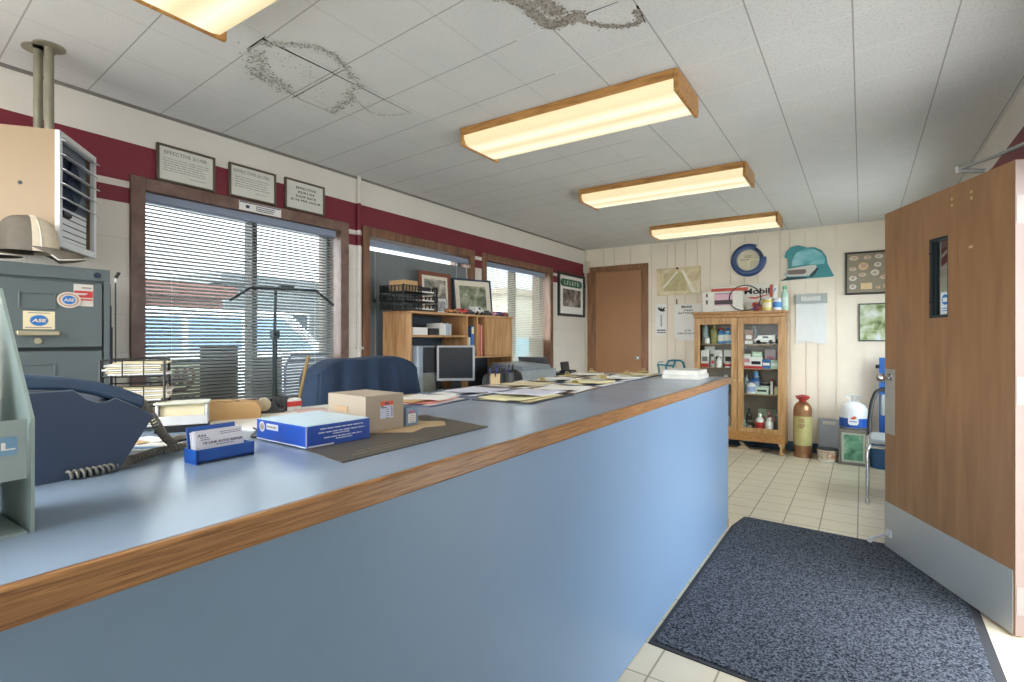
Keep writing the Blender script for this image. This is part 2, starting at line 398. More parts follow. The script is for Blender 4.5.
# ================================================================== THE ROOM
XL, YB, XR, YF = -3.24, 6.75, .66, -1.60
MWALL = mat_wall(); MWALLP = mat_wall(False)
struct('floor', MB().bx(XL - .25, XR + .25, YF - .25, YB + .25, -.12, 0), mat_floor())
ceil = struct('ceiling', MB().bx(XL - .6, XR + .6, YF - .6, YB + .3, CEIL, CEIL + .2), mat_ceiling())
# windows in the left wall: (y0, y1, z0, z1) of the clear opening
WIN = [(1.282, 2.572, .84, 2.075), (2.842, 4.130, .84, 2.085), (4.395, 5.735, .84, 2.085)]
mb = MB(); prev = YF - .25
for a, b, c, d in WIN:
    mb.bx(XL - .25, XL, prev, a, 0, CEIL); mb.bx(XL - .25, XL, a, b, 0, c); mb.bx(XL - .25, XL, a, b, d, CEIL); prev = b
mb.bx(XL - .25, XL, prev, YB + .25, 0, CEIL)
struct('wall_left', mb, MWALL, smooth=False)
DY0, DY1, DZ = 2.04, 3.035, 2.05
mb = MB().bx(XR, XR + .2, YF - .25, DY0, 0, CEIL).bx(XR, XR + .2, DY1, 4.35, 0, CEIL).bx(XR, XR + .2, 6.15, YB + .25, 0, CEIL).bx(XR, XR + .2, 4.35, 6.15, 0, .75).bx(XR, XR + .2, 4.35, 6.15, 2.05, CEIL).bx(XR, XR + .2, DY0, DY1, DZ, CEIL)
struct('wall_right', mb, MWALLP, smooth=False)
mb = MB().bx(XL, XR, YF - .2, YF, 0, .9).bx(XL, XR, YF - .2, YF, 2.3, CEIL).bx(XL, -2.7, YF - .2, YF, .9, 2.3).bx(-.6, XR, YF - .2, YF, .9, 2.3)
struct('wall_front', mb, MWALLP, smooth=False)
# back wall: random-width boards with open grooves between them
GRV = [XL, -2.961, -2.8, -2.576, -2.291, -2.08, -1.977, -1.853, -1.705, -1.545, -1.314, -1.162, -1.009, -.784, -.682, -.523, -.406, -.236, .018, .21, .33, XR]
mb = MB().bx(XL, XR, YB + .012, YB + .2, 0, CEIL)
for a, b in zip(GRV, GRV[1:]): mb.bx(a + .0055, b - .0055, YB, YB + .014, 0, CEIL)
struct('wall_back', mb, P('board_paint', (240, 230, 214), .6, 0, .05, 2), smooth=False)
struct('baseboard_back', MB().bx(-2.32, XR, YB - .012, YB, 0, .11), P('base_blue', (52, 84, 112), .5))
struct('baseboard_left', MB().bx(XL, XL + .012, YF, YB, 0, .1), P('base_blue', (52, 84, 112)))
# window frames: jamb lining, casing, mullion, panes
def window(i, y0, y1, z0, z1, mull, casing):
    r = thing('window_%d' % i, None, None, (XL, y0, z0), kind='structure')
    W, H = y1 - y0, z1 - z0
    f = MB()
    cw = .068
    f.bx(-.252, .016, -cw, .003, -.05, H + cw).bx(-.252, .016, W - .003, W + cw, -.05, H + cw).bx(-.252, .016, .003, W - .003, H - .003, H + cw)
    struct('window_frame', f, casing, r, bevel=.004)
    struct('window_sill', MB().bx(-.25, .05, -cw, W + cw, -.075, -.045).bx(-.25, .004, .003, W - .003, -.05, .003), casing, r, bevel=.004)
    g = MB()
    for a, b in ((0, .03), (W - .03, W)): g.bx(-.17, -.12, a, b, 0, H)
    g.bx(-.17, -.12, .03, W - .03, 0, .03).bx(-.17, -.12, .03, W - .03, H - .03, H)
    if mull: g.bx(-.19, -.10, mull - y0 - .017, mull - y0 + .017, .03, H - .03)
    struct('sash', g, P('dark_sash', (50, 42, 34), .5), r)
    struct('pane', MB().bx(-.150, -.145, .03, W - .03, .03, H - .03), GLASS, r, smooth=False)
    return r
CASE2 = wood('tan_casing', (104, 74, 54), (140, 102, 78), (9, 9, 1.2))
w4 = thing('window_4', None, None, (XR, 4.35, .75), kind='structure')
struct('window_frame', MB().bx(-.012, .2, -.06, 0, -.05, 1.36).bx(-.012, .2, 1.8, 1.86, -.05, 1.36).bx(-.012, .2, 0, 1.8, 1.3, 1.36).bx(-.03, .2, 0, 1.8, -.05, 0), CASEW, w4, bevel=.003)
struct('sash', MB().bx(.10, .14, 0, .04, 0, 1.3).bx(.10, .14, 1.76, 1.8, 0, 1.3).bx(.10, .14, .04, 1.76, 0, .04).bx(.10, .14, .04, 1.76, 1.26, 1.3).bx(.09, .15, .88, .92, .04, 1.26), P('dark_sash', (50, 42, 34), .5), w4)
struct('pane', MB().bx(.118, .122, .04, 1.76, .04, 1.26), GLASS, w4, smooth=False)
window(1, *WIN[0], 1.966, TRIMW); window(2, *WIN[1], None, CASE2); window(3, *WIN[2], 5.10, CASE2)
# conduit pipe up the pier between the first two windows, and the pipe stub in the back corner
struct('trim_1', MB().cyl((XL + .016, 2.735, .1), (XL + .016, 2.735, CEIL), .016, n=12).bx(XL, XL + .04, 2.71, 2.76, 1.19, 1.21), MWALL)
struct('trim_2', MB().bx(XL, XL + .03, YB - .03, YB, 2.02, CEIL).box((XL + .04, YB - .04, 2.27), (.07, .07, .16)), P('old_cream', (206, 200, 184)))
struct('trim_3', MB().bx(XL - .001, XL + .012, YF, YB, CEIL - .014, CEIL), P('edge_strip_grey', (120, 116, 110)))  # grey strip along the top edge of the left wall
# back door with casing
d1 = thing('door_1', None, None, (-3.20, YB, 0), kind='structure')
struct('door_casing', MB().bx(0, .10, -.022, .01, 0, 2.265).bx(.79, .868, -.022, .01, 0, 2.265).bx(.10, .79, -.022, .01, 2.185, 2.265)
       .bx(.10, .125, -.012, .01, 0, 2.185).bx(.775, .79, -.012, .01, 0, 2.185), CASEW, d1, bevel=.004)
struct('door_panel', MB().bx(.125, .775, -.006, .01, .01, 2.187), P('brown_door', (166, 122, 86), .45, 0, .08, 1.6), d1)
struct('door_knob', MB().lathe([(.026, 0), (.026, .006), (.011, .012), (.011, .035), (.027, .05), (.027, .066), (.012, .078)], n=16), CHROME, d1)
kn = next(c for c in d1.children if c.name.startswith('door_knob')); kn.location = (.735, -.006, 1.02); kn.rotation_euler = (R(90), 0, 0)
# entrance doorway in the right wall
struct('trim_4', MB().bx(XR - .012, XR + .21, DY0 - .06, DY0, 0, DZ + .06).bx(XR - .012, XR + .21, DY1, DY1 + .03, 0, DZ + .06).bx(XR - .012, XR + .21, DY0, DY1, DZ, DZ + .06), CASEW, bevel=.003)
# peeling paint, cracks and stains on the ceiling
def ribbon(mb, pts, wd, seed, dens=60, mi=(0, 1), size=.02):
    rr = random.Random(seed); pts = catmull(pts, 10); L = len(pts)
    for k in range(int(dens * 4 * L / 10)):
        p = pts[rr.randrange(L)]; cx, cy = p[0] + rr.gauss(0, wd * .5), p[1] + rr.gauss(0, wd * .5); n = rr.randint(5, 8); s = size * .45 * rr.uniform(.25, 1.1); a0 = rr.random() * 6
        ri = [s * rr.uniform(.45, 1) for _ in range(n)]; zz = CEIL - .0006 - .002 * rr.random(); ti = rr.gauss(0, .08)
        vs = [(cx + ri[i] * math.cos(a0 + 6.283 * i / n), cy + ri[i] * math.sin(a0 + 6.283 * i / n), zz - abs(ti * ri[i] * math.cos(6.283 * i / n))) for i in range(n)]
        mb.add(vs, [tuple(range(n - 1, -1, -1))], mi[rr.random() < .58])
mb = MB()
A = lambda *p: [(a, b, 0) for a, b in p]
ribbon(mb, A((-2.20, 1.29), (-2.28, 1.36), (-2.37, 1.42), (-2.36, 1.50), (-2.40, 1.58)), .045, 1, 80)
ribbon(mb, A((-2.10, 1.28), (-2.03, 1.33), (-1.95, 1.40), (-1.93, 1.47), (-1.96, 1.57), (-2.02, 1.68)), .022, 2, 60, size=.014)
ribbon(mb, A((-2.05, 1.74), (-2.16, 1.77), (-2.22, 1.83), (-2.31, 1.84), (-2.42, 1.87)), .025, 3, 70, size=.017)
ribbon(mb, A((-2.17, 1.80), (-2.22, 1.90), (-2.24, 2.01), (-2.17, 2.08), (-2.07, 2.11)), .008, 4, 34, size=.010)
ribbon(mb, A((-2.12, 1.34), (-2.16, 1.48), (-2.2, 1.6), (-2.3, 1.7)), .05, 9, 16, size=.012)
struct('peeling_paint', mb, [P('flake_grey', (150, 150, 148), .9), P('flake_pale', (216, 216, 213), .9)], ceil, smooth=False)
mb = MB()
ribbon(mb, A((-1.10, 1.55), (-1.045, 1.66), (-1.045, 1.74), (-1.03, 1.83), (-.95, 1.84), (-.90, 1.83)), .024, 5, 110, size=.02)
ribbon(mb, A((-.93, 1.84), (-.87, 1.93), (-.80, 1.99), (-.73, 2.0), (-.715, 1.93)), .014, 6, 60, size=.014)
ribbon(mb, A((-1.0, 1.6), (-.98, 1.7), (-.97, 1.78)), .035, 7, 70, size=.02)
struct('water_stain', mb, [P('stain_brown', (138, 131, 122), .9), P('stain_dark', (176, 171, 163), .9)], ceil, smooth=False)
mb = MB()
def crack(p, q, wd):
    p, q = Vector((*p, CEIL - .0009)), Vector((*q, CEIL - .0009)); n = (q - p).cross(Vector(Z)).normalized() * wd
    mb.add([tuple(p - n), tuple(p + n), tuple(q + n * .6), tuple(q - n * .6)], [(0, 1, 2, 3), (3, 2, 1, 0)])
for p, q, wd in (((-2.20, 1.262), (-2.05, 1.25), .004), ((-2.07, 1.25), (-2.062, 1.60), .006), ((-2.066, 1.60), (-2.07, 2.1), .003), ((-2.39, 1.42), (-2.42, 1.66), .003),
                 ((-2.45, 1.645), (-1.95, 1.60), .0025), ((-2.43, 1.66), (-2.43, 1.88), .002), ((-.93, 1.84), (-.75, 1.84), .0025), ((-.70, 1.9), (-.71, 2.02), .004)): crack(p, q, wd)
struct('ceiling_crack', mb, P('crack', (40, 40, 40), .9, 0, 0), ceil, smooth=False)

# ------------------------------------------------------------------ ceiling lights
def ceiling_light(x0, x1, y0, y1, label):
    cx, cy = (x0 + x1) / 2, (y0 + y1) / 2; L, W = x1 - x0, y1 - y0; h = .105
    t = thing('ceiling_light', label, 'ceiling light', (cx, cy, CEIL), group='wood-trimmed fluorescent ceiling lights')
    for s in (-1, 1):
        MB().bx(s * L / 2 - .011, s * L / 2 + .011, -W / 2, W / 2, -h, 0).build('end_cap', LAMPW, t, bevel=.006)
        MB().bx(-L / 2 + .011, L / 2 - .011, s * (W / 2 - .008) - .008, s * (W / 2 - .008) + .008, -.042, 0).build('side_rail', LAMPW, t, bevel=.003)
    w2 = W / 2 - .008
    prof = [(-w2, -.044), (-w2, -.062), (-w2 + .02, -.092), (-w2 + .05, -.1), (w2 - .05, -.1), (w2 - .02, -.092), (w2, -.062), (w2, -.044)]
    MB().prism(prof, (-L / 2 + .0115, 0, 0), Y, Z, L - .023).build('diffuser', mat_diffuser_, t)
    return t
mat_diffuser_ = mat_diffuser()
ceiling_light(-2.04, -.72, .70, 1.085, 'fluorescent ceiling light cut off by the top edge of the photo, near the heater')
ceiling_light(-1.968, -.712, 2.43, 2.80, 'large nearest wood-trimmed fluorescent ceiling light above the counter')
ceiling_light(-1.955, -.685, 3.97, 4.33, 'middle wood-trimmed fluorescent ceiling light, second of the row above the counter end')
ceiling_light(-1.95, -.69, 5.71, 6.07, 'farthest wood-trimmed fluorescent ceiling light just before the back wall')

# ------------------------------------------------------------------ counter
CT = 1.01; CX0, CX1, CY0, CY1 = -1.785, -.74, -.55, 3.81
ctr = thing('service_counter', 'long service counter body with plain blue laminate front', 'counter', (-1.26, 1.63, 0))
LAMF = mat_laminate('laminate_front', (114, 142, 173), .42, (84, 98, 118)); LAMT = mat_laminate('laminate_top', (140, 160, 182), .22, (168, 178, 188))
def rel(o, x0, x1, y0, y1, z0, z1): return (x0 - o.location.x, x1 - o.location.x, y0 - o.location.y, y1 - o.location.y, z0 - o.location.z, z1 - o.location.z)
MB().bx(*rel(ctr, CX1 - .035, CX1 - .015, CY0, CY1 - .02, .004, CT - .0445)).build('front_panel', LAMF, ctr, smooth=False)
MB().bx(*rel(ctr, CX0 + .03, CX1 - .035, CY1 - .04, CY1 - .02, .004, CT - .0445)).build('end_panel', LAMF, ctr, smooth=False)
MB().bx(*rel(ctr, CX0 + .03, CX0 + .05, CY0, CY1 - .04, .004, CT - .0445)).build('back_panel', LAMF, ctr, smooth=False)
MB().bx(*rel(ctr, CX1 - .036, CX1 - .0125, CY1 - .0395, CY1 - .0185, 0, .06)).build('corner_strip', OAKZ, ctr)
wt = thing('counter_worktop', 'long grey-blue laminate worktop with a scuffed oak front edge', 'worktop', (-1.26, 1.63, CT))
MB().bx(*rel(wt, CX0, CX1 - .018, CY0, CY1 - .018, CT - .042, CT)).build('laminate_top', LAMT, wt, smooth=False)
e = MB().bx(*rel(wt, CX1 - .018, CX1, CY0, CY1, CT - .044, CT + .0015)).bx(*rel(wt, CX0, CX1 - .018, CY1 - .018, CY1, CT - .044, CT + .0015))
tag(e.build('oak_edge', wood('oak_edge', (112, 76, 42), (172, 128, 82), (60, 3.5, 90), .34, 2.6), wt, bevel=.005), 'worn golden oak edging')

# ------------------------------------------------------------------ floor mat
fm = thing('floor_mat', 'large dark grey-blue carpet mat with a black rubber border beside the counter', 'mat', (-.15, 3.05, 0))
cor = [(-.743, 2.15), (.44, 2.04), (.465, 3.965), (-.70, 4.052), (-.738, 3.80)]
cen = (-.1325, 3.05)
c2 = [(x - .15 * 0 - fm.location.x, y - fm.location.y) for x, y in cor]
MB().prism(c2, (0, 0, 0), X, Y, .005).build('rubber_border', P('rubber', (52, 54, 58), .7), fm)
c3 = [(p[0] + (.022 if p[0] < 0 else -.038), p[1] + (.02 if p[1] < 0 else -.012)) for p in c2]
MB().prism(c3, (0, 0, .005), X, Y, .006).build('pile', mat_carpet(), fm)

# ------------------------------------------------------------------ entrance door, standing open
d2 = thing('door_2', None, None, (.117, 3.937, 0), math.atan2(-.895, .425), kind='structure')
DW, DT = .99, .045
u0, u1, v0, v1 = .415, .567, 1.38, 1.795
mb = MB().bx(0, u0, 0, DT, .012, 2.03).bx(u1, DW, 0, DT, .012, 2.03).bx(u0, u1, 0, DT, .012, v0).bx(u0, u1, 0, DT, v1, 2.03)
struct('door_leaf', mb, DOORW, d2, smooth=False)
f = MB().bx(u0, u0 + .022, .004, DT - .004, v0, v1).bx(u1 - .012, u1, .004, DT - .004, v0, v1).bx(u0 + .022, u1 - .012, .004, DT - .004, v0, v0 + .014).bx(u0 + .022, u1 - .012, .004, DT - .004, v1 - .014, v1)
f.bx(u0 + .034, u0 + .04, .012, .018, v0 + .014, v1 - .014)
for zz in (v0 + .08, v1 - .08): f.cyl((u0 + .012, .006, zz), (u0 + .012, -.004, zz + .008), .005, n=8)
struct('vision_frame', f, P('dark_frame', (42, 56, 62), .4, .3), d2)
struct('vision_glass', MB().bx(u0 + .02, u1 - .01, .02, .025, v0 + .012, v1 - .012), GLASS, d2, smooth=False)
st = MB().bx(u0 + .07, u1 - .014, .017, .0195, v0 + .02, v0 + .13)
disc(st, ((u0 + u1) / 2 + .028, .017, v0 + .092), X, Z, .027, 1, 24); lines(st, (u0 + .08, .017, v0 + .045), X, Z, .055, 2, .012, .005, 1, seed=3)
rect(st, ((u0 + u1) / 2 + .011, .0164, v0 + .08), X, Z, .034, .022, 0, .001)
struct('door_sticker', st, [P('sticker_white', (226, 234, 238), .5), P('ase_blue', (36, 110, 184), .5)], d2, smooth=False)
struct('kick_plate', MB().bx(.0, DW - .012, -.002, 0, .014, .285), KICK, d2, smooth=False)
struct('push_plate', MB().bx(.004, .105, -.002, 0, .70, 1.09), P('dull_plate', (190, 186, 174), .4, .5), d2, smooth=False)
kb = struct('door_knob', MB().lathe([(.028, 0), (.028, .006), (.012, .012), (.012, .03), (.026, .042), (.028, .055), (.02, .068), (.004, .072)], n=18), CHROME, d2)
kb.location = (.06, -.002, 1.037); kb.rotation_euler = (R(90), 0, 0)
for uu in (.60, .735):
    mb = MB()
    for zz in (1.935, 1.965): mb.cyl((uu, .001, zz), (uu, -.003, zz), .008, n=10)
    struct('through_bolt', mb, BRASS, d2)
mb = MB()
for zz in (.16, 1.05, 1.82): mb.bx(DW, DW + .002, .004, DT - .004, zz - .06, zz + .06).cyl((DW + .006, DT + .004, zz - .06), (DW + .006, DT + .004, zz + .06), .007, n=10)
struct('hinge', mb, P('hinge_dull', (120, 112, 106), .5, .2), d2)
struct('edge_band', MB().bx(DW - .001, DW + .0006, 0, DT, .013, 2.029), P('edge_pale', (112, 96, 88), .5, 0, .1, 4), d2, smooth=False)
struct('scuff_mark', MB().bx(.715, .74, -.0006, 0, 1.70, 1.712), P('scuff', (206, 176, 140)), d2, smooth=False)
mb = MB().bx(.03, .075, -.012, -.002, .085, .125).cyl((.05, -.01, .105), (-.045, -.055, .035), .007, n=10).cyl((-.045, -.055, .04), (-.055, -.06, .012), .011, .013, n=12)
struct('kick_down_holder', mb, P('holder_silver', (214, 220, 224), .4, .3), d2)
# closer arm: from a foot on the door's top to the frame head
mb = MB().bx(.60, .84, .05, .10, 1.955, 2.02)
struct('closer_body', mb, STEEL, d2)
mb = MB().cyl((.72, .075, 2.0), (.72, .075, 2.07), .014, n=12).tube([(.72, .075, 2.065), (.66, -.005, 2.088), (.655, -.012, 2.09)], .010).tube([(.655, -.012, 2.095), (.80, .06, 2.11), (.97, .125, 2.135), (1.06, .15, 2.14)], .009).cyl((.655, -.012, 2.075), (.655, -.012, 2.108), .013, n=12)
struct('closer_arm', mb, STEEL, d2)

# ================================================================== LEFT WALL
SLAT = P('blind_slat', (146, 152, 152), .45, 0, .03)
VAL = P('blind_valance', (138, 150, 172), .5, 0, .04)
CORD = P('cord_white', (226, 226, 222), .6, 0, 0)
def blind(name_label, y0, y1, ztop, zbot, tilt, xc=-3.277, cords=(), slatm=None, pitch=.0205, gap=0):
    W = y1 - y0
    t = thing('window_blind', name_label, 'blind', (xc, y0, zbot), group='horizontal slat blinds in the left wall windows')
    H = ztop - zbot
    MB().bx(-.018, .030, .004, W - .004, H - .048, H).build('head_rail', VAL, t, bevel=.003)
    mb = MB(); z = .03
    while z < H - .055 - gap:
        ca, sa = math.cos(tilt), math.sin(tilt); d = .0125
        # thin, slightly crowned slat; the edge towards the room hangs low
        pr = [(d * ca, -d * sa), (.0035, .0022), (-.0035, .0022), (-d * ca, d * sa)]
        vs = [(px, .006, z + pz) for px, pz in pr] + [(px, W - .006, z + pz) for px, pz in pr] 
        vs += [(px, .006, z + pz - .0011) for px, pz in pr] + [(px, W - .006, z + pz - .0011) for px, pz in pr]
        mb.add(vs, [(0, 1, 5, 4), (1, 2, 6, 5), (2, 3, 7, 6), (9, 8, 12, 13), (10, 9, 13, 14), (11, 10, 14, 15), (0, 4, 12, 8), (3, 11, 15, 7)])
        z += pitch
    mb.build('slats', slatm or SLAT, t, smooth=False)
    MB().bx(-.012, .012, .006, W - .006, 0, .016).build('bottom_rail', SLAT, t, bevel=.002)
    for c in cords:
        MB().cyl((.0145, c - y0, .01), (.0145, c - y0, H - .05), .0013, n=6).build('cord_and_light_leak', CORD, t)  # white cords; on the closed blind they paint light leaking through cord holes
    return t
BZ = .872
blind('open slat blind in the nearest window, with parked van seen through it', *[WIN[0][0] + .002, WIN[0][1] - .03], 2.07, BZ, R(34), cords=(1.43, 2.37))
blind('closed dull grey blind behind the bookshelf hutch, in the middle window', WIN[1][0] + .004, WIN[1][1] - .004, 2.06, BZ, R(74), gap=.032, cords=(2.93, 3.95), slatm=P('blind_grey', (118, 124, 126), .6, 0, .05))
blind('open slat blind in the farthest window, beyond the hutch', WIN[2][0] + .004, WIN[2][1] - .09, 2.075, BZ, R(43), cords=(4.6, 5.5), slatm=P('blind_warm', (206, 202, 190), .5, 0, .03))
# wand knob on the middle blind
tag(MB().cyl((0, 0, 0), (0, 0, .03), .012, n=10).build('blind_pull', BLACK, None, loc=(-3.258, 2.92, 1.56)), 'small black pull knob hanging on the closed grey blind', 'blind pull')

# signs taped on the glass, seen from behind through the blinds
SGBK = P('sign_back', (38, 42, 34), .7, 0, .08)
def window_sign(label, y0, y1, z0, z1, m=SGBK):
    o = MB().bx(-.003, .003, 0, y1 - y0, 0, z1 - z0).build('window_sign', m, None, loc=(-3.352, y0, z0), bevel=.004)
    return tag(o, label, 'sign')
window_sign('tall dark sign on the glass of the nearest window, left of its mullion', 1.626, 1.86, .87, 1.234)
window_sign('smaller dark sign on the glass of the nearest window, right of its mullion', 1.975, 2.17, .87, 1.15)
window_sign('dark upright sign on the glass at the right end of the farthest window', 5.43, 5.70, .87, 1.283)
t = thing('repair_sign', 'long low pale sign with a red lettered oval on the nearest window glass', 'sign', (-3.352, 1.29, .872))
MB().bx(-.003, .003, 0, .335, 0, .275).build('sign_panel', translucent('pale_olive', (204, 204, 184), .7), t)
mb = MB(); put_text(mb, 'AAA', (.0036, .205, .175), Y, Z, .15, .115, bold=.09)
ov = [(0, .205 + .095 * math.cos(a), .175 + .085 * math.sin(a)) for a in [i * math.pi / 12 for i in range(-15, 4)]]
mb.tube([(.004, p[1], p[2]) for p in ov], .010, 6)
mb.build('red_emblem', P('emblem_red', (170, 60, 44), .5), t)
mb = MB(); lines(mb, (.0032, .03, .036), Y, Z, .28, 1, .02, .02, ragged=.02, seed=35); rect(mb, (.0032, 0, .255), Y, Z, .335, .02)
mb.build('dark_lettering', P('navy', (34, 48, 84), .5), t)
mb = MB()
for k in range(6): mb.bx(.003, .005, .006 + k * .011, .012 + k * .011, .01, .262)
for k in range(5): mb.bx(.003, .0052, .004, .07, .03 + k * .05, .036 + k * .05)
mb.build('blue_lattice', P('lattice_blue', (56, 96, 176), .5), t)
t = thing('blue_bordered_sign', 'blue-bordered white sign with a red ring on the nearest window glass, by the chair', 'sign', (-3.352, 2.19, .872))
poly = [(0, 0), (.35, 0), (.37, .18), (.33, .29), (.05, .29), (.0, .2)]
MB().prism(poly, (-.003, 0, 0), Y, Z, .006).build('sign_panel', translucent('sign_white', (224, 228, 234), .7), t)
mb = MB(); mb.tube([(.004, p[0], p[1]) for p in poly], .010, 6, closed=True); mb.bx(.003, .006, .03, .34, .225, .25)
mb.build('blue_border', P('border_blue', (46, 92, 180), .5), t)
mb = MB(); mb.tube([(.005, .25 + .06 * math.cos(a), .08 + .085 * math.sin(a)) for a in [i * math.pi / 12 for i in range(24)]], .012, 6, closed=True); mb.build('red_ring', RED, t)
mb = MB(); mb.tube([(.007, .21 + .095 * math.cos(a), .06 + .15 * math.sin(a)) for a in [i * math.pi / 14 for i in range(15)]], .008, 6); mb.build('blue_arch', P('navy', (34, 48, 84)), t)

# framed rate notices over the nearest window
FRM = P('notice_frame', (98, 90, 76), .35, .3, .08)
def notice(label, y0, y1, z0, z1, fn):
    t = thing('framed_notice', label, 'framed notice', (XL, y0, z0), group='framed rate notices above the nearest window')
    W, H = y1 - y0, z1 - z0; b = .013
    MB().bx(.001, .02, 0, b, 0, H).bx(.001, .02, W - b, W, 0, H).bx(.001, .02, b, W - b, 0, b).bx(.001, .02, b, W - b, H - b, H).build('frame', FRM, t, bevel=.003)
    MB().bx(.001, .012, b, W - b, b, H - b).build('sheet', P('notice_sheet', (216, 216, 208), .5, 0, .03), t, smooth=False)
    mb = MB(); fn(mb, W, H); mb.build('lettering', GREYINK, t, smooth=False)
    return t
def body1(mb, W, H):
    put_text(mb, 'EFFECTIVE 3/1/08', (.0122, W * .48, H * .80), Y, Z, W * .72, .020); lines(mb, (.0122, W * .1, H * .63), Y, Z, W * .82, 6, .013, .003, ragged=.2, seed=4); lines(mb, (.0122, W * .55, H * .2), Y, Z, W * .33, 1, .01, .003, seed=5)
def body2(mb, W, H):
    put_text(mb, 'EFFECTIVE 6/1/06', (.0122, W * .47, H * .80), Y, Z, W * .75, .02); lines(mb, (.0122, W * .12, H * .62), Y, Z, W * .78, 5, .0145, .0035, ragged=.3, seed=8); lines(mb, (.0122, W * .55, H * .22), Y, Z, W * .3, 1, .01, .003, seed=6)
def body3(mb, W, H):
    for k, (s, f) in enumerate((('EFFECTIVE', .50), ('02/01/24', .42), ('SHOP RATE', .52), ('$178 PER HOUR', .76))): put_text(mb, s, (.0122, W * .52, H * (.76 - .135 * k)), Y, Z, W * f, .0165, bold=.02)
notice('leftmost framed rate notice above the window, with lines of small print', 1.338, 1.652, 2.145, 2.353, body1)
notice('middle framed notice with faint centred print, between the other two above the window', 1.735, 2.045, 2.148, 2.356, body2)
n3 = notice('rightmost framed notice in large capitals about the shop rate', 2.11, 2.424, 2.150, 2.360, body3)
next(c for c in n3.children if c.name.startswith('lettering')).data.materials[0] = INK
t = thing('phone_number_strip', 'white strip with a blue top line on the window frame under the middle notice', 'label', (XL + .0165, 1.795, 2.076))
MB().bx(0, .002, 0, .285, 0, .056).build('strip', PAPER, t, smooth=False)
mb = MB(); rect(mb, (.002, .004, .048), Y, Z, .277, .006); mb.prism([(-.014, .012), (-.006, .006), (0, .012), (.006, .006), (.014, .012), (.010, -.010), (-.010, -.010)], (.002, .055, .027), Y, Z, .0006); lines(mb, (.002, .11, .034), Y, Z, .15, 3, .012, .006, seed=12)
mb.build('blue_print', P('navy', (34, 48, 84)), t, smooth=False)

# framed poster by the back corner
t = thing('framed_poster', 'framed garage photograph with a green title plate on the left wall by the back door', 'framed poster', (XL, 5.93, 1.568))
W, H = .755, .568; b = .035
MB().bx(.001, .03, 0, b, 0, H).bx(.001, .03, W - b, W, 0, H).bx(.001, .03, b, W - b, 0, b).bx(.001, .03, b, W - b, H - b, H).build('frame', P('dark_green_frame', (36, 46, 46), .35), t, bevel=.004)
MB().bx(.001, .012, b, W - b, b, H - b).build('mat_board', PAPER, t, smooth=False)
MB().bx(.012, .0135, .13, W - .11, .13, .36).build('photograph', picture('garage_photo', [(52, 46, 44), (120, 110, 106), (176, 166, 160)], 9), t, smooth=False)
mb = MB(); pl = [(.11 + .045 * (1 - math.cos(a)) if 0 else 0, 0) for a in (0,)]
rr_ = [(W / 2 - .25 + .06 * math.cos(a), .44 + .05 * math.sin(a)) for a in [math.pi / 2 + i * math.pi / 8 for i in range(9)]] + [(W / 2 + .25 + .06 * math.cos(a), .44 + .05 * math.sin(a)) for a in [-math.pi / 2 + i * math.pi / 8 for i in range(9)]]
MB().prism(rr_, (.012, 0, 0), Y, Z, .002).build('title_plate', P('plate_green', (52, 104, 84), .5), t, smooth=False)
mb = MB(); [rect(mb, (.0142, W / 2 - .21 + .075 * k, .415), Y, Z, .018 + .012 * (k % 2), .05) for k in range(6)]; [rect(mb, (.0142, W / 2 - .21 + .075 * k, .415 + .042 * (k % 3 == 1)), Y, Z, .05, .009) for k in range(6)]; mb.build('lettering', P('letter_pale', (196, 214, 200)), t, smooth=False)

# ------------------------------------------------------------------ hanging unit heater
hx, hy = -2.74, .77; face = Vector((-.79, .61, 0)).normalized(); side = Vector((-.61, -.79, 0)).normalized()
HW, HD, HB, HT = .345, .355, 1.652, 2.125
ht = thing('unit_heater', 'beige hanging unit heater with louvres and a fan, over the filing cabinet', 'heater', (hx, hy, HB), math.atan2(face.y, face.x))
# local: x along the louvred face, -y... depth runs to +y (away from the face)
HH = HT - HB
BEI = P('heater_beige', (162, 139, 108), .5, 0, .04, 3); WHF = P('heater_white', (226, 228, 230), .4, 0, .03)
mb = MB().bx(0, .006, 0, HD, 0, HH).bx(HW - .006, HW, 0, HD, 0, HH).bx(.006, HW - .006, 0, HD, 0, .006).bx(.006, HW - .006, 0, HD, HH - .006, HH).bx(.006, HW - .006, HD - .006, HD, .006, HH - .006)
mb.cyl((-.001, .12, HH * .52), (.002, .12, HH * .52), .008, n=12, mi=1)
mb.build('housing', [BEI, BLACK], ht, smooth=False)
mb = MB().bx(-.004, .02, -.012, .006, -.004, HH).bx(HW - .02, HW + .004, -.012, .006, -.004, HH).bx(.02, HW - .02, -.012, .006, -.004, .024).bx(.02, HW - .02, -.012, .006, HH - .02, HH)
mb.build('face_frame', WHF, ht, bevel=.002)
mb = MB()
for k in range(5): mb.box((HW / 2, -.008, HH * (.43 + .125 * k)), (HW - .01, .044, .003), rx=R(21))
mb.build('louvre_blades', WHF, ht, smooth=False)
mb = MB(); n = 28; cz = HH * .62; r0 = .125
MB().bx(.006, HW - .006, .024, .028, .006, HH - .006).build('inner_panel', P('heater_inner', (122, 132, 142), .5), ht, smooth=False)
mb = MB().cyl((HW * .44, .021, cz), (HW * .44, .0245, cz), r0, n=32)
mb.build('fan_opening', P('fan_dark', (22, 34, 52), .5, 0, .1), ht)
mb = MB().cyl((HW * .44, .010, cz), (HW * .44, .021, cz), .03, n=16)
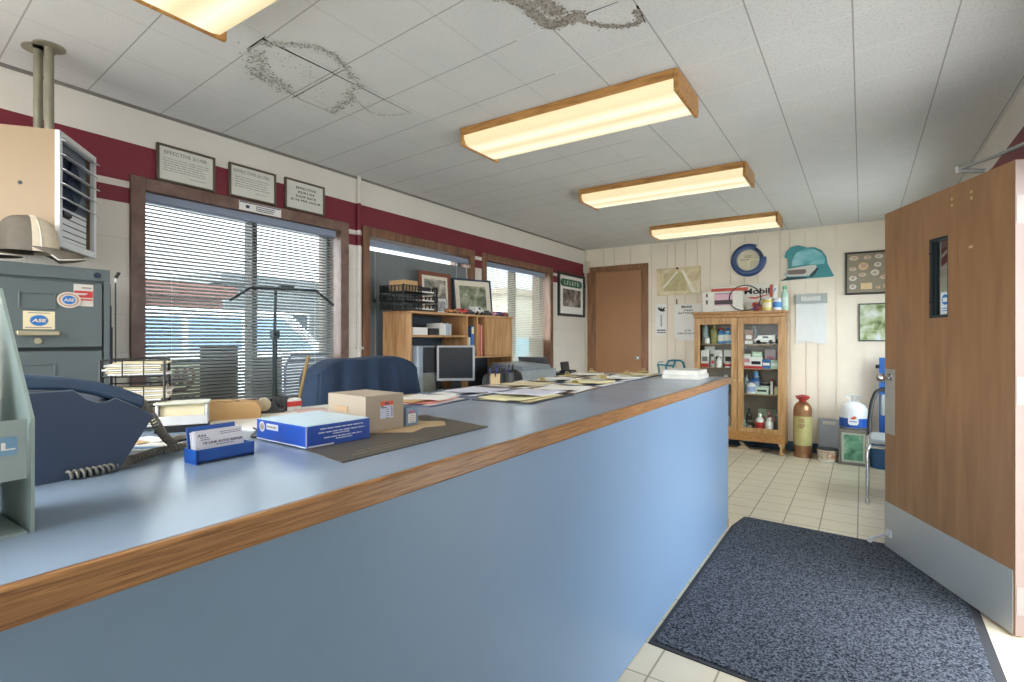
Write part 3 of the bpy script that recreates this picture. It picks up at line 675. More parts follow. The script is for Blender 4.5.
for k in range(4):
    a = k * math.pi / 2 + .5; q = Matrix.Translation((HW * .44, .016, cz)) @ Matrix.Rotation(a, 4, 'Y') @ Matrix.Rotation(R(6), 4, 'X')
    mb.M = q; mb.prism([(.02, -.02), (.10, -.045), (.112, .0), (.10, .045), (.02, .02)], (0, 0, 0), X, Z, .002); mb.M = Matrix()
mb.build('fan', P('fan_blue', (36, 54, 82), .4, .2), ht)
mb = MB().bx(.022, HW - .06, .004, .0235, .03, HH * .36)
o = mb.build('grille_box', WHF, ht, bevel=.003)
mb = MB()
for k in range(5): mb.bx(.022, HW - .06, .0025, .0045, .045 + k * .027, .049 + k * .027)
mb.build('grille_slots', DGREY, o)
MB().cyl((.03, .0, HH * .30), (.10, .0, HH * .30), .014, n=12).build('motor_nozzle', BLACK, ht)
mat_inv = Matrix.Rotation(-ht.rotation_euler.z, 4, 'Z')
for px_, py_ in ((-2.885, .785), (-2.945, .765)):
    lp = mat_inv @ Vector((px_ - hx, py_ - hy, 0))
    mb = MB().cyl((lp.x, lp.y, HH - .002), (lp.x, lp.y, CEIL - HB), .0165, n=16).cyl((lp.x, lp.y, HH), (lp.x, lp.y, HH + .02), .022, n=16)
    mb.cyl((lp.x, lp.y, CEIL - HB - .006), (lp.x, lp.y, CEIL - HB), .056, n=24)
    mb.build('hanger_pipe', P('galvanised', (150, 146, 128), .4, .4, .1), ht)

# ------------------------------------------------------------------ filing cabinet
FCX, FCY0, FCY1, FCH = -2.60, .44, .905, 1.555
fc = thing('filing_cabinet', 'grey-green steel filing cabinet with round stickers on its top drawer, under the heater', 'filing cabinet', (-2.91, .67, 0))
STG = P('cabinet_grey', (90, 101, 102), .42, .1, .04, 4); STD = P('cabinet_gap', (40, 46, 48), .6)
MB().bx(*rel(fc, -3.22, FCX - .012, FCY0, FCY1, 0, FCH)).build('body', STG, fc, bevel=.004)
MB().bx(*rel(fc, FCX - .013, FCX - .010, FCY0 + .012, FCY1 - .014, .05, FCH - .06)).build('drawer_gap', STD, fc, smooth=False)
MB().bx(*rel(fc, FCX - .012, FCX, FCY0, FCY1, FCH - .05, FCH)).bx(*rel(fc, FCX - .012, FCX, FCY1 - .022, FCY1, 0, FCH - .05)).bx(*rel(fc, FCX - .012, FCX, FCY0, FCY0 + .02, 0, FCH - .05)).build('front_frame', STG, fc, bevel=.002)
x0 = FCX - fc.location.x; yb, ye = FCY0 + .026 - fc.location.y, FCY1 - .028 - fc.location.y
ASEB = P('ase_blue', (36, 110, 184)); 
for k in range(5):
    z1 = FCH - .056 - k * .272; z0 = z1 - .266
    if k == 4: z0 = max(z0, .06)
    dr = MB().bx(x0 - .011, x0 + .004, yb, ye, z0 + .004, z1 - .004).build('drawer', STG, fc, bevel=.003)
    ym = (yb + ye) / 2
    MB().bx(x0 + .004, x0 + .008, ym - .055, ym - .048, z1 - .115, z1 - .05).bx(x0 + .004, x0 + .008, ym + .048, ym + .055, z1 - .115, z1 - .05).bx(x0 + .004, x0 + .008, ym - .048, ym + .048, z1 - .115, z1 - .108).bx(x0 + .004, x0 + .008, ym - .048, ym + .048, z1 - .057, z1 - .05).build('label_holder', STG, dr, bevel=.001)
    MB().bx(x0 + .004, x0 + .02, ym - .062, ym + .062, z0 + .056, z0 + .068).bx(x0 + .016, x0 + .024, ym - .062, ym + .062, z0 + .05, z0 + .068).build('handle', P('handle_brass', (176, 168, 140), .35, .6), dr, bevel=.003)
    MB().cyl((x0 + .004, ym, z0 + .030), (x0 + .012, ym, z0 + .030), .011, n=14).build('lock', P('handle_brass', (176, 168, 140)), dr)
    if k == 0:
        mb = MB().bx(x0 + .0042, x0 + .0055, ym - .041, ym + .052, z0 + .074, z0 + .142); rect(mb, (x0 + .0055, ym - .028, z0 + .134), Y, Z, .066, .003, 2); rect(mb, (x0 + .0055, ym - .036, z0 + .079), Y, Z, .078, .003, 2)
        disc(mb, (x0 + .0056, ym + .005, z0 + .107), Y, Z, .029, 1, gear=22, r2=.022); put_text(mb, 'ASE', (x0 + .0066, ym + .005, z0 + .107), Y, Z, .040, .013, 0, .2, .03)
        tag(mb.build('square_sticker', [CREAMP, ASEB, GREYINK], dr, smooth=False), 'cream square sticker with a blue gear emblem')
        ry, rz_ = ym + .114, z1 - .076
        mb = MB().bx(x0 + .0042, x0 + .0048, ry - .004, ry + .060, rz_ - .022, rz_ + .065); rect(mb, (x0 + .0048, ry + .022, rz_ + .049), Y, Z, .032, .005, 2); rect(mb, (x0 + .0048, ry - .002, rz_ + .030), Y, Z, .06, .009, 1); mb.add([(x0 + .0058, ry + .02, rz_ + .014), (x0 + .0058, ry + .058, rz_ + .014), (x0 + .0058, ry + .058, rz_ + .040)], [(0, 1, 2)], 1); rect(mb, (x0 + .0048, ry - .002, rz_ + .012), Y, Z, .06, .010, 1); rect(mb, (x0 + .0048, ry - .002, rz_ + .001), Y, Z, .06, .006, 1)
        tag(mb.build('red_white_sticker', [P('sticker_pale', (206, 200, 192)), RED, GREYINK], dr, smooth=False), 'white sticker with red flag shapes')
        mb = MB(); q = x0 + .0085
        disc(mb, (q, ry - .02, rz_), Y, Z, .038, 0, 32, r2=.031, lift=.0008); disc(mb, (q, ry - .02, rz_), Y, Z, .032, 2, 32, lift=.0012, r2=.026); disc(mb, (q, ry - .02, rz_), Y, Z, .026, 0, 32, lift=.0016, r2=.021); disc(mb, (q, ry - .02, rz_), Y, Z, .023, 1, lift=.002, gear=22, r2=.0185); put_text(mb, 'ASE', (q + .0022, ry - .02, rz_), Y, Z, .033, .012, 0, .2, .03)
        tag(mb.build('round_sticker', [P('sticker_cream', (214, 204, 190)), ASEB, P('sticker_tan', (176, 140, 116))], dr, smooth=False), 'round sticker with a blue gear emblem')
        mb = MB().bx(x0 + .0042, x0 + .0055, yb - .0, yb + .085, z1 - .12, z1 - .01); disc(mb, (x0 + .0056, yb + .03, z1 - .06), Y, Z, .035, 1, gear=20)
        tag(mb.build('left_sticker', [PAPER, ASEB], dr, smooth=False), 'white sticker at the left edge, cut by the photo')
MB().cyl((x0 - .001, FCY1 - .045 - fc.location.y, FCH - .026), (x0 + .004, FCY1 - .045 - fc.location.y, FCH - .026), .012, n=14).build('cabinet_lock', P('lock_dark', (22, 28, 52), .3, .4), fc)

# two caps on the cabinet
def cap(label, loc, rz, lift, droop=1):
    t = thing('baseball_cap', label, 'cap', loc, rz, group='caps on the filing cabinet')
    G = P('cap_grey', (112, 105, 95), .9, 0, .06, 60); T = P('cap_tan', (220, 208, 186), .9, 0, .04, 60); W_ = P('cap_piping', (226, 222, 212), .8)
    # crown, front is +x
    def crown(u, v):
        a = 2 * math.pi * u; b = v * math.pi / 2; rx = .098 if math.cos(a) > 0 else .092
        s = math.cos(b) ** .55; zz = .140 * math.sin(b) ** .9
        return (rx * s * math.cos(a) + .012 * math.sin(b) * math.cos(a) * 0, .078 * s * math.sin(a), lift + zz)
    mb = MB()
    nu, nv = 32, 10
    vs = [crown(i / nu, j / nv) for i in range(nu) for j in range(nv + 1)]
    fs = []; mi = []
    for i in range(nu):
        for j in range(nv):
            k = ((i + 1) % nu)
            mb_i = 1 if (math.cos(2 * math.pi * (i + .5) / nu) > .12) else 0
            mb.add([vs[i * (nv + 1) + j], vs[k * (nv + 1) + j], vs[k * (nv + 1) + j + 1], vs[i * (nv + 1) + j + 1]], [(0, 1, 2, 3)], mb_i)
    c = mb.build('crown', [G, T], t); md = c.modifiers.new('weld', 'WELD'); md.merge_threshold = .0005
    mb = MB(); mb.ell((0, 0, lift + .141), (.009, .009, .004), 10, 6); mb.build('top_button', G, t)
    mb = MB()
    for a in (1.1, -1.1):
        mb.tube([(.1 * math.cos(a) * math.cos(b) ** .55, .08 * math.sin(a) * math.cos(b) ** .55, lift + .141 * math.sin(b) ** .9 + .001) for b in [i * 1.5 / 9 for i in range(10)]], .0018, 5)
    mb.build('piping', W_, t)
    def bill(u, v):
        a = (u - .5) * math.pi * .94; r = v
        x = .088 * math.cos(a) * (1 - r) + r * (.055 + .125 * math.cos(a) ** .8 if math.cos(a) > 0 else .055); y = .076 * math.sin(a)
        return (x, y * (1 + .04 * r), lift + .018 - droop * (.22 * (y * y) / .076 * r + .030 * r * r * (1 if x > .09 else .4)))
    mb = MB().grid(bill, 20, 8); mb.build('bill', G, t, solid=.004)
    mb = MB(); mb.tube([bill(i / 20, 1) for i in range(21)], .0028, 6); mb.build('bill_edge', W_, t)
    mb = MB().ell((.083, .018, lift + .070), (.004, .014, .012), 10, 6); mb.build('emblem', P('cap_emblem', (176, 84, 56)), t)
    return t
cap('tan-fronted grey baseball cap on the filing cabinet, its bill towards the window', (-2.695, .665, FCH), R(74), .050)
cap('second grey cap half hidden behind the tan-fronted cap, at the left photo edge', (-2.715, .475, FCH), R(82), .022, .3)
# bundle standing beside the cabinet
t = thing('marker_rod', 'thin rod with a black tip standing beside the filing cabinet', 'rod', (-2.612, .928, 0))
MB().cyl((0, 0, 0), (0, 0, 1.525), .0028, n=10).build('rod', DGREY, t)
MB().cyl((0, 0, 1.505), (0, 0, 1.528), .0055, n=10).build('collar', WHITE, t)
MB().cyl((0, 0, 1.525), (.002, .012, 1.55), .0065, n=12).build('tip', BLACK, t)
t = thing('folder_bundle', 'bundle of dark purple and black folders standing against the filing cabinet side', 'folders', (-2.63, .918, 0))
for k, m in enumerate((BLACK, P('folder_purple', (78, 70, 118), .6), BLACK)):
    MB().bx(-.2, .01 - .01 * k, -.011 + .0072 * k, -.0045 + .0072 * k, 0, 1.5 - .09 * k).build('folder', m, t)

# ================================================================== ON THE COUNTER
# brochure rack (cut by the left edge of the photo)
t = thing('brochure_rack', 'clear grey-green plastic brochure rack at the left edge of the counter', 'brochure rack', (-1.0, .12, CT))
ACR = P('acrylic', (150, 168, 166), .25, 0, .03, trans=.0)
RK = glass('acrylic_clear', (196, 208, 204))
pr = [(.07, 0), (.07, .153), (-.075, .336), (-.079, .336), (-.079, 0)]
for yy in (.114, -.112):
    MB().prism(pr, (0, yy + .004, 0), X, Z, .004).build('side_panel', ACR, t, smooth=False)
MB().bx(-.079, -.075, -.112, .110, 0, .336).build('back_panel', ACR, t, smooth=False)
MB().bx(-.075, .07, -.112, .110, 0, .004).build('base', ACR, t, smooth=False)
fp = MB().bx(.066, .07, -.112, .110, .074, .153).build('front_panel', ACR, t, smooth=False)
MB().prism([(.066, .074), (-.075, .10), (-.075, .104), (.066, .078)], (0, .110, 0), X, Z, .222).build('shelf', ACR, t, smooth=False)
mb = MB(); put_text(mb, 'EL', (.0715, .083, .120), Y, Z, .030, .010, bold=.02); 
lb = MB().bx(.07, .0712, .0, .10, .108, .132).build('label', P('label_blue', (116, 160, 190), .5), fp, smooth=False)
mb.build('label_lettering', PAPER, fp, smooth=False)
tag(MB().box((-1.005, .10, CT + .20), (.006, .19, .15), ry=R(-22)).build('brochure', P('brochure_blue', (40, 74, 124), .5), None), 'dark blue brochure standing in the clear brochure rack', 'brochure')

# desk phone
t = thing('desk_phone', 'dark blue-grey desk telephone with its handset on top and a coiled cord', 'telephone', (-1.32, .40, CT))
PHB = P('phone_body', (54, 70, 94), .4, 0, .04, 6)
Yp = lambda y: y - .40
base = [(Yp(y), z - CT) for y, z in [(.20, 1.01), (.20, 1.165), (.303, 1.176), (.366, 1.176), (.375, 1.168), (.385, 1.158), (.402, 1.150), (.418, 1.149), (.433, 1.155), (.465, 1.137), (.50, 1.113), (.438, 1.0115)]]
MB().prism(base, (.10, 0, 0), Y, Z, -.0 + .002).build('side_trim', P('phone_edge', (124, 138, 150), .4), t, smooth=False)
b2 = [(y * .992, z * .985 + .0005) for y, z in base]
MB().prism(b2, (-.11, 0, 0), Y, Z, .2125).build('body', PHB, t, smooth=False)
mb = MB()
for k in range(6): mb.bx(-.10, .096, -.17 + k * .036, -.152 + k * .036, -.0005, .012)
hs = [(Yp(y), z - CT) for y, z in [(.235, 1.205), (.30, 1.208), (.36, 1.199), (.41, 1.187), (.45, 1.171), (.486, 1.153), (.487, 1.134), (.476, 1.131), (.44, 1.147), (.40, 1.164), (.35, 1.176), (.30, 1.181), (.235, 1.181)]]
MB().prism(hs, (.048, 0, 0), Y, Z, .05).build('handset', P('handset_blue', (62, 84, 112), .38, 0, .03), t, bevel=.006)
# coiled cord: from the handset, out behind the card holder, back along the counter
cp = catmull([(.07, .088, .132), (.055, .115, .095), (.02, .15, .05), (-.02, .185, .022), (-.075, .225, .016), (-.085, .262, .014), (-.035, .262, .012), (.0, .215, .011), (.02, .14, .011), (.066, .07, .0105), (.105, .015, .010), (.108, -.045, .010)], 24)
dl = [0]
for a, b in zip(cp, cp[1:]): dl.append(dl[-1] + (b - a).length)
tot = dl[-1]; turns = int(tot / .0095); hel = []; NS = 10; i = 0
for s in range(turns * NS):
    d = s / (turns * NS) * tot
    while i < len(dl) - 2 and dl[i + 1] < d: i += 1
    k = (d - dl[i]) / max(1e-6, dl[i + 1] - dl[i]); p = cp[i].lerp(cp[i + 1], k); tg = (cp[i + 1] - cp[i]).normalized()
    u = tg.cross(Vector((.13, .2, 1))).normalized(); v = tg.cross(u); a = 2 * math.pi * s / NS
    hel.append(p + u * .0074 * math.cos(a) + v * .0074 * math.sin(a))
MB().tube(hel, .0024, 6).build('coiled_cord', P('cord_grey', (132, 130, 120), .5, 0, .05), t)
mb = MB()
for o in (0, .012): mb.tube(catmull([(.02, .03 + o, .004), (-.02, .15 + o, .006), (-.05, .22, .004 + o), (-.10, .32 + o, .004)], 8), .003, 6)
mb.build('phone_line', BLACK, t)

# leaflets behind the phone
for k, (x, y, r, m, l) in enumerate(((-1.42, .58, 40, P('leaflet_blue', (110, 160, 205), .5), 'blue and white leaflet lying under the phone cord'), (-1.52, .60, 10, P('leaflet_tan', (206, 176, 130), .6), 'tan leaflet lying behind the phone base'))):
    mb = MB().bx(-.05, .05, -.045, .045, 0, .003); rect(mb, (-.04, -.035, .003), X, Y, .08, .03, 1)
    tag(mb.build('leaflet', [PAPER, m], None, loc=(x, y, CT), rz=R(r), smooth=False), l, 'leaflet')

# business card holder
t = thing('business_card_holder', 'blue plastic business card holder full of white cards', 'card holder', (-1.165, .608, CT), R(1))
MB().bx(-.025, .025, -.0625, .0625, .004, .008).bx(.021, .025, -.0625, .0625, .004, .030).bx(-.025, .025, -.0625, -.059, 0, .030).bx(-.025, .025, .059, .0625, 0, .030).prism([(-.025, .008), (-.037, .070), (-.033, .070), (-.021, .008)], (0, -.0, 0), X, Z, .0001).build('tray', BLUE, t, bevel=.001)
mb = MB(); mb.M = Matrix.Translation((-.022, 0, .008)) @ Matrix.Rotation(R(-11), 4, 'Y'); mb.bx(-.002, .002, -.055, .05, 0, .064); mb.build('back_rest', BLUE, t, bevel=.001)
mb = MB(); mb.M = Matrix.Translation((-.010, 0, .0085)) @ Matrix.Rotation(R(-11), 4, 'Y')
for k in range(12): mb.bx(-.006 + k * .0019, -.0046 + k * .0019, -.052 + rnd.uniform(-.001, .003), .052 + rnd.uniform(-.002, .003), 0, .0535 + rnd.uniform(-.002, .002) - (.0015 * k if k > 9 else 0))
cs = mb.build('card_stack', P('card_white', (228, 230, 238), .5, 0, .01), t, smooth=False)
mb = MB(); mb.M = Matrix.Translation((-.010, 0, .0085)) @ Matrix.Rotation(R(-11), 4, 'Y'); xf = -.0046 + 11 * .0019 + .0003
put_text(mb, 'HI LINE AUTO REPAIR', (xf, .006, .0275), Y, Z, .086, .0052, bold=.03); put_text(mb, 'AAA', (xf, -.038, .044), Y, Z, .018, .0055, shear=.3, bold=.03)
lines(mb, (xf, -.042, .038), Y, Z, .022, 2, .004, .0015, seed=2); lines(mb, (xf, .0, .0465), Y, Z, .048, 2, .004, .0012, seed=3); lines(mb, (xf, -.01, .021), Y, Z, .045, 1, .004, .0012, seed=5)
mb.build('card_print', P('print_blue', (56, 62, 92), .6, 0, 0), cs, smooth=False)

# desk pad with a printed tan map shape
t = thing('counter_mat', 'dark grey rubber counter mat with a printed tan shape, under the boxes', 'counter mat', (-1.08, 1.0, CT))
MB().prism([(.174, -.275), (.162, .255), (-.165, .335), (-.185, -.20)], (0, 0, 0), X, Y, .003).build('pad', P('pad_grey', (84, 80, 73), .45, 0, .12, 5), t)
MB().prism([(-.01, .02), (.05, .06), (.02, .14), (.05, .20), (-.01, .26), (-.08, .22), (-.09, .08), (-.05, -.02)], (0, 0, .003), X, Y, .0004).build('tan_print', P('map_tan', (186, 162, 126), .6, 0, .12, 9), t, smooth=False)
mb = MB()
lines(mb, (.12, -.19, .0032), Y, NX, .26, 2, .022, .004, seed=9); lines(mb, (.145, -.225, .0032), Y, NX, .04, 1, .01, .006, seed=32)
mb.build('pad_print', P('pad_pale', (156, 146, 124), .6), t, smooth=False)

# blue parts box
t = thing('blue_parts_box', 'flat blue cardboard parts box with a pale lid, nearest box on the counter', 'box', (-1.187, .858, CT + .003), R(-3))
bw, bd, bh = .112, .091, .052
BXB = P('box_blue', (18, 74, 176), .4, 0, .04); LID = P('box_lid', (196, 222, 240), .35, 0, .03)
MB().bx(-bw, bw, -bd, bd, 0, bh - .001).build('carton', BXB, t, bevel=.001)
mb = MB().bx(-bw + .001, bw - .001, -bd + .001, bd - .001, bh - .001, bh + .0005); MB().bx(-bw + .001, bw - .001, -bd + .001, bd - .001, bh - .0012, bh + .0006).build('lid', LID, t, smooth=False)
mb = MB()
for k, (y, zz, w_) in enumerate(((-.055, .040, .13), (-.06, .031, .135), (-.02, .0255, .05), (-.045, .018, .115), (-.012, .0125, .05))):
    lines(mb, (bw + .0002, y, zz), Y, Z, w_, 1, .01, .0028, ragged=.05, seed=20 + k)
rect(mb, (bw + .0002, -bd + .004, .001), Y, Z, .07, .004); rect(mb, (-bw, -bd - .0002, .001), X, Z, bw * 2 - .004, .003)
rect(mb, (bw - .0015, -bd - .0003, .001), X, Z, .0016, .05); rect(mb, (bw + .0003, -bd, .001), Y, Z, .0014, .05)
rect(mb, (-bw + .048, -bd - .0002, .029), X, Z, .055, .015); disc(mb, (-bw + .028, -bd - .0003, .034), X, Z, .013, n=20)
mb.build('white_print', P('print_pale', (204, 214, 236), .5), t, smooth=False)
mb = MB(); disc(mb, (-bw + .028, -bd - .0008, .034), X, Z, .009, 0, 20); lines(mb, (-bw + .052, -bd - .001, .034), X, Z, .046, 1, .01, .005, seed=3); mb.build('tan_seal', P('seal', (150, 140, 120)), t, smooth=False)

# cardboard carton with a label
t = thing('cardboard_carton', 'plain grey-tan cardboard carton with an orange and white label, beside the blue box', 'box', (-1.205, 1.047, CT + .003), R(-4))
MB().bx(-.0875, .0875, -.067, .067, 0, .1005).build('carton', CARD, t, bevel=.0015)
MB().bx(.0876, .0882, -.018, .028, .034, .080).build('label', P('label_white', (206, 216, 236), .5), t, smooth=False)
mb = MB(); rect(mb, (.0882, -.018, .070), Y, Z, .046, .012); mb.build('label_band', P('label_orange', (224, 96, 48), .5), t, smooth=False)
mb = MB(); rect(mb, (.0885, -.002, .0735), Y, Z, .014, .005); lines(mb, (.0884, -.015, .063), Y, Z, .02, 1, .01, .003, seed=4); lines(mb, (.0884, .002, .058), Y, Z, .012, 5, .006, .0015, seed=5); lines(mb, (.0884, .019, .063), Y, Z, .007, 5, .006, .003, seed=6); rect(mb, (.0884, -.018, .067), Y, Z, .012, .002)
mb.build('label_print', P('print_blue', (56, 62, 92)), t, smooth=False)
mb = MB(); rect(mb, (-.03, -.0672, .0), X, Z, .07, .046); 
tag(MB().bx(-.05, .01, -.0695, -.0675, .052, .068).build('tan_flap', P('flap_tan', (190, 162, 128), .8), t, smooth=False), 'tan card flap')
# small blue-grey box
t = thing('small_parts_box', 'small blue-grey parts box with a white label, right of the cardboard carton', 'box', (-1.15, 1.148, CT + .003), R(-2))
MB().bx(-.033, .033, -.024, .024, 0, .053).build('carton', P('box_bluegrey', (118, 146, 172), .5), t, bevel=.001)
mb = MB(); rect(mb, (.033, -.016, .008), Y, Z, .030, .027, 0); rect(mb, (.033, -.014, .038), Y, Z, .024, .006, 1); mb.build('label', [PAPER, P('label_rose', (198, 92, 122))], t, smooth=False)
mb = MB(); lines(mb, (.0335, -.012, .028), Y, Z, .022, 4, .006, .0015, seed=7); mb.build('label_print', P('print_blue', (56, 62, 92)), t, smooth=False)

# papers behind the boxes
def sheet(label, c, w_, d_, rz, m=PAPER, h=.003, group=None, name='paper_sheet', curl=0):
    mb = MB()
    if curl: mb.grid(lambda u, v: ((u - .5) * w_, (v - .5) * d_, h + curl * ((2 * abs(u - .5)) ** 3) * (1 if u > .5 else .3)), 12, 2); o = mb.build(name, m, None, loc=c, rz=rz, solid=.002)
    else: o = mb.bx(-w_ / 2, w_ / 2, -d_ / 2, d_ / 2, 0, h).build(name, m, None, loc=c, rz=rz, smooth=False)
    return tag(o, label, 'paper', group)
sheet('large white sheets lying behind the blue box on the counter', (-1.53, 1.0, CT), .36, .34, R(14), h=.004)
sheet('white sheet with a dark edge near the rear counter edge, in front of the chair', (-1.64, 1.30, CT), .22, .22, R(-8), h=.003)
t = thing('wired_mouse', 'thin black wire loop lying left of the blue box', 'cable', (-1.38, .80, CT))
MB().tube(catmull([(-.07, .05, .005), (-.02, .03, .006), (.04, -.02, .003), (.06, .0, .003), (.05, .06, .003), (.0, .10, .003)], 8), .003, 6).build('cable', BLACK, t)

# wire letter trays on the rear of the counter
def wire_tray(name, label, loc, rz, w_, d_, tiers, gap, r=.0017, m=BLACK, paper=True):
    t = thing(name, label, 'letter tray', loc, rz)
    for k in range(tiers):
        z0 = .012 + k * gap; mb = MB()
        for zz in (z0, z0 + .045): mb.tube([(-w_ / 2, -d_ / 2, zz), (w_ / 2, -d_ / 2, zz), (w_ / 2, d_ / 2, zz), (-w_ / 2, d_ / 2, zz)], r * 1.3, 6, closed=True)
        n = 3
        for i in range(n + 1):
            x = -w_ / 2 + w_ * i / n
            mb.tube([(x, -d_ / 2, z0 + .045), (x, -d_ / 2, z0), (x, d_ / 2, z0), (x, d_ / 2, z0 + .045)], r, 5)
        o = mb.build('tray_tier', m, t)
        if paper:
            mb = MB()
            for q in range(6): mb.box((rnd.uniform(-.004, .02), 0, z0 + .006 + q * .006), (w_ * rnd.uniform(.86, 1.0), d_ * .88, .004), rz=R(rnd.uniform(-4, 4)), mi=q % 2)
            mb.build('papers', [PAPER, CREAMP], t, smooth=False)
    for sx in (-1, 1):
        for sy in (-1, 1): MB().cyl((sx * w_ / 2, sy * d_ / 2, 0), (sx * w_ / 2, sy * d_ / 2, .012 + (tiers - 1) * gap + .045), r * 1.8, n=8).build('post', m, t)
    return t
wire_tray('letter_tray', 'black wire letter tray stack with white papers, beside the nearest window on the counter', (-1.735, .668, CT), R(62), .145, .14, 3, .072)
# receipt printer with a paper roll
t = thing('receipt_box', 'clear-lidded white paper roll box on a black base, behind the phone cord', 'paper roll box', (-1.615, .738, CT), R(60)); t.scale = (.74, .74, .86)
MB().bx(-.088, .088, -.05, .05, 0, .022).build('base', BLACK, t, bevel=.003)
MB().bx(-.085, .085, -.046, .05, .022, .052).bx(-.085, -.075, -.046, .05, .052, .088).bx(.075, .085, -.046, .05, .052, .088).bx(-.075, .075, .044, .05, .052, .088).build('case', P('case_grey', (206, 208, 206), .4), t, bevel=.002)
MB().cyl((-.072, .0, .064), (.072, .0, .064), .033, n=24).build('paper_roll', CREAMP, t)
MB().bx(-.09, .09, -.05, .054, .090, .096).build('lid', P('lid_pale', (212, 214, 196), .3), t, bevel=.002)
# note pad, black cable lump
tag(MB().bx(-.035, .035, -.025, .025, 0, .045).bx(-.03, .03, -.02, .02, .045, .049, 1).build('note_cube', [P('note_side', (178, 160, 150), .7), P('note_top', (204, 182, 170), .7)], None, loc=(-1.745, .815, CT), rz=R(20), smooth=False), 'small pinkish note cube behind the paper roll box', 'note cube')
t = thing('brown_folded_box', 'brown folded cardboard tray in front of the window signs', 'box', (-1.715, .93, CT), R(60))
MB().prism([(-.085, .0), (.085, 0), (.088, .035), (.075, .056), (-.06, .06), (-.088, .035)], (0, .055, 0), X, Z, .11).build('carton', BROWNCARD, t, bevel=.003)
mb = MB(); mb.bx(-.055, .0, -.03, .01, .0605, .062); mb.build('torn_patch', P('torn_pale', (222, 190, 142), .9), t, smooth=False)
mb = MB().bx(.012, .025, -.02, -.012, .058, .0595).bx(.045, .072, .01, .02, .055, .0585); mb.build('slot', P('slot_dark', (74, 52, 36)), t, smooth=False)
t = thing('tape_dispenser', 'small dark grey tape dispenser near the rear counter edge, behind the white sheets', 'tape dispenser', (-1.715, 1.06, CT), R(60))
MB().prism([(-.05, 0), (.05, 0), (.05, .02), (.03, .022), (.02, .04), (-.04, .045), (-.05, .02)], (0, .016, 0), X, Z, .032).build('body', DGREY, t, bevel=.002)
MB().cyl((-.015, -.018, .035), (-.015, .018, .035), .022, n=20).build('tape_roll', P('tape_cream', (186, 176, 150), .4), t)
t = thing('pen_pot', 'dark round pen pot at the rear counter edge in front of the window stand', 'pot', (-1.73, 1.115, CT))
MB().lathe([(.024, 0), (.026, .055), (.023, .055), (.021, .006)], n=18).build('pot', DGREY, t)
t = thing('stick_holder', 'small white and red box holding a leaning tan stick', 'box', (-1.725, 1.155, CT), R(-10))
MB().bx(-.025, .025, -.025, .025, 0, .045).build('carton', WHITE, t, bevel=.002)
MB().bx(-.026, .026, -.026, .026, .018, .036).build('red_band', RED, t, smooth=False)
tag(MB().box((0, .022, .115), (.014, .004, .17), rx=R(-14), mi=0).build('wooden_stick', P('stick_tan', (128, 106, 62), .6, 0, .1), None, loc=(-1.715, 1.175, CT)), 'tan wooden stick leaning in the white and red box', 'stick')
sheet('flat maroon-edged note pad lying at the rear edge left of the chair', (-1.63, 1.17, CT), .07, .10, R(-25), P('pad_rose', (206, 180, 176), .7), h=.01, name='note_pad')

# papers and clipboards farther along
def clipboard(label, c, w_, d_, rz, board, papers, clip=None, lift=0, group='clipboards along the counter'):
    """board lies flat, clip at its +y end"""
    t = thing('clipboard', label, 'clipboard', (c[0], c[1], CT + lift), rz, group)
    MB().bx(-w_ / 2, w_ / 2, -d_ / 2, d_ / 2, 0, .004).build('board', board, t, bevel=.0015)
    for k, (m, sc_, ox, oy, r_, cu) in enumerate(papers):
        a, b = w_ * .92 * sc_, d_ * .86 * sc_; z0 = .0045 + .0016 * k
        mb = MB(); mb.M = Matrix.Translation((ox, oy, 0)) @ Matrix.Rotation(r_, 4, 'Z')
        mb.grid(lambda u, v: ((u - .5) * a, (v - .5) * b, z0 + .003 * k + cu * max(0, (abs(v - .5) * 2 - .25)) ** 2 * (1 if v < .5 else .12) + .002 * math.sin(7 * u + k)), 8, 14)
        mb.build('paper', m, t, solid=.0012)
    if clip:
        mb = MB(); zc = .006 + .0045 * len(papers); q = d_ / 2 - .018
        mb.M = Matrix.Translation((0, q, zc)) @ Matrix.Diagonal((.8, .8, .62, 1)) @ Matrix.Translation((0, -q, -zc))
        mb.prism([(-.055, -.014), (.055, -.014), (.03, .012), (-.03, .012)], (0, q, zc), X, Y, .004)
        mb.tube([(-.055, q - .014, zc), (-.055, q - .02, zc + .006), (.055, q - .02, zc + .006), (.055, q - .014, zc)], .003, 6)
        mb.prism([(-.03, 0), (.03, 0), (.02, .03), (-.02, .03)], (0, q + .004, zc), X, (0, -.5, .8), .004)
        mb.tube([(.012 * math.cos(a_), q - .020 + .0 * a_, zc + .036 + .012 * math.sin(a_)) for a_ in [i * math.pi / 6 for i in range(12)]], .0028, 6, closed=True)
        mb.build('clip', clip, t)
    return t
GB = P('board_grey', (88, 98, 120), .5); DB = P('board_dark', (52, 54, 58), .5); HB = P('hardboard', (116, 96, 78), .6)
PB = P('paper_blueish', (214, 216, 232), .8, 0, .02)
clipboard('grey-blue clipboard of orange-tinted forms beyond the cardboard carton', (-1.52, 1.625), .27, .30, R(8), GB, [(PAPER, 1, 0, 0, .03, 0), (PINKP, .9, 0, -.01, .1, 0), (TANP, .85, -.04, -.02, -.15, 0), (PAPER, .8, .02, .01, .12, .004)])
clipboard('dark clipboard at the front with a curled white sheet over a yellow pad', (-1.247, 1.985), .285, .41, R(2), DB, [(CREAMP, .92, 0, -.02, .03, 0), (YELLP, .86, -.01, -.03, -.08, 0), (PB, .9, -.02, .06, -.06, .02)])
clipboard('grey clipboard with white sheets behind the dark one, nearer the monitor', (-1.585, 2.03), .27, .38, R(6), GB, [(PAPER, 1, 0, 0, .02, 0), (PB, .9, .01, .02, -.05, .012)])
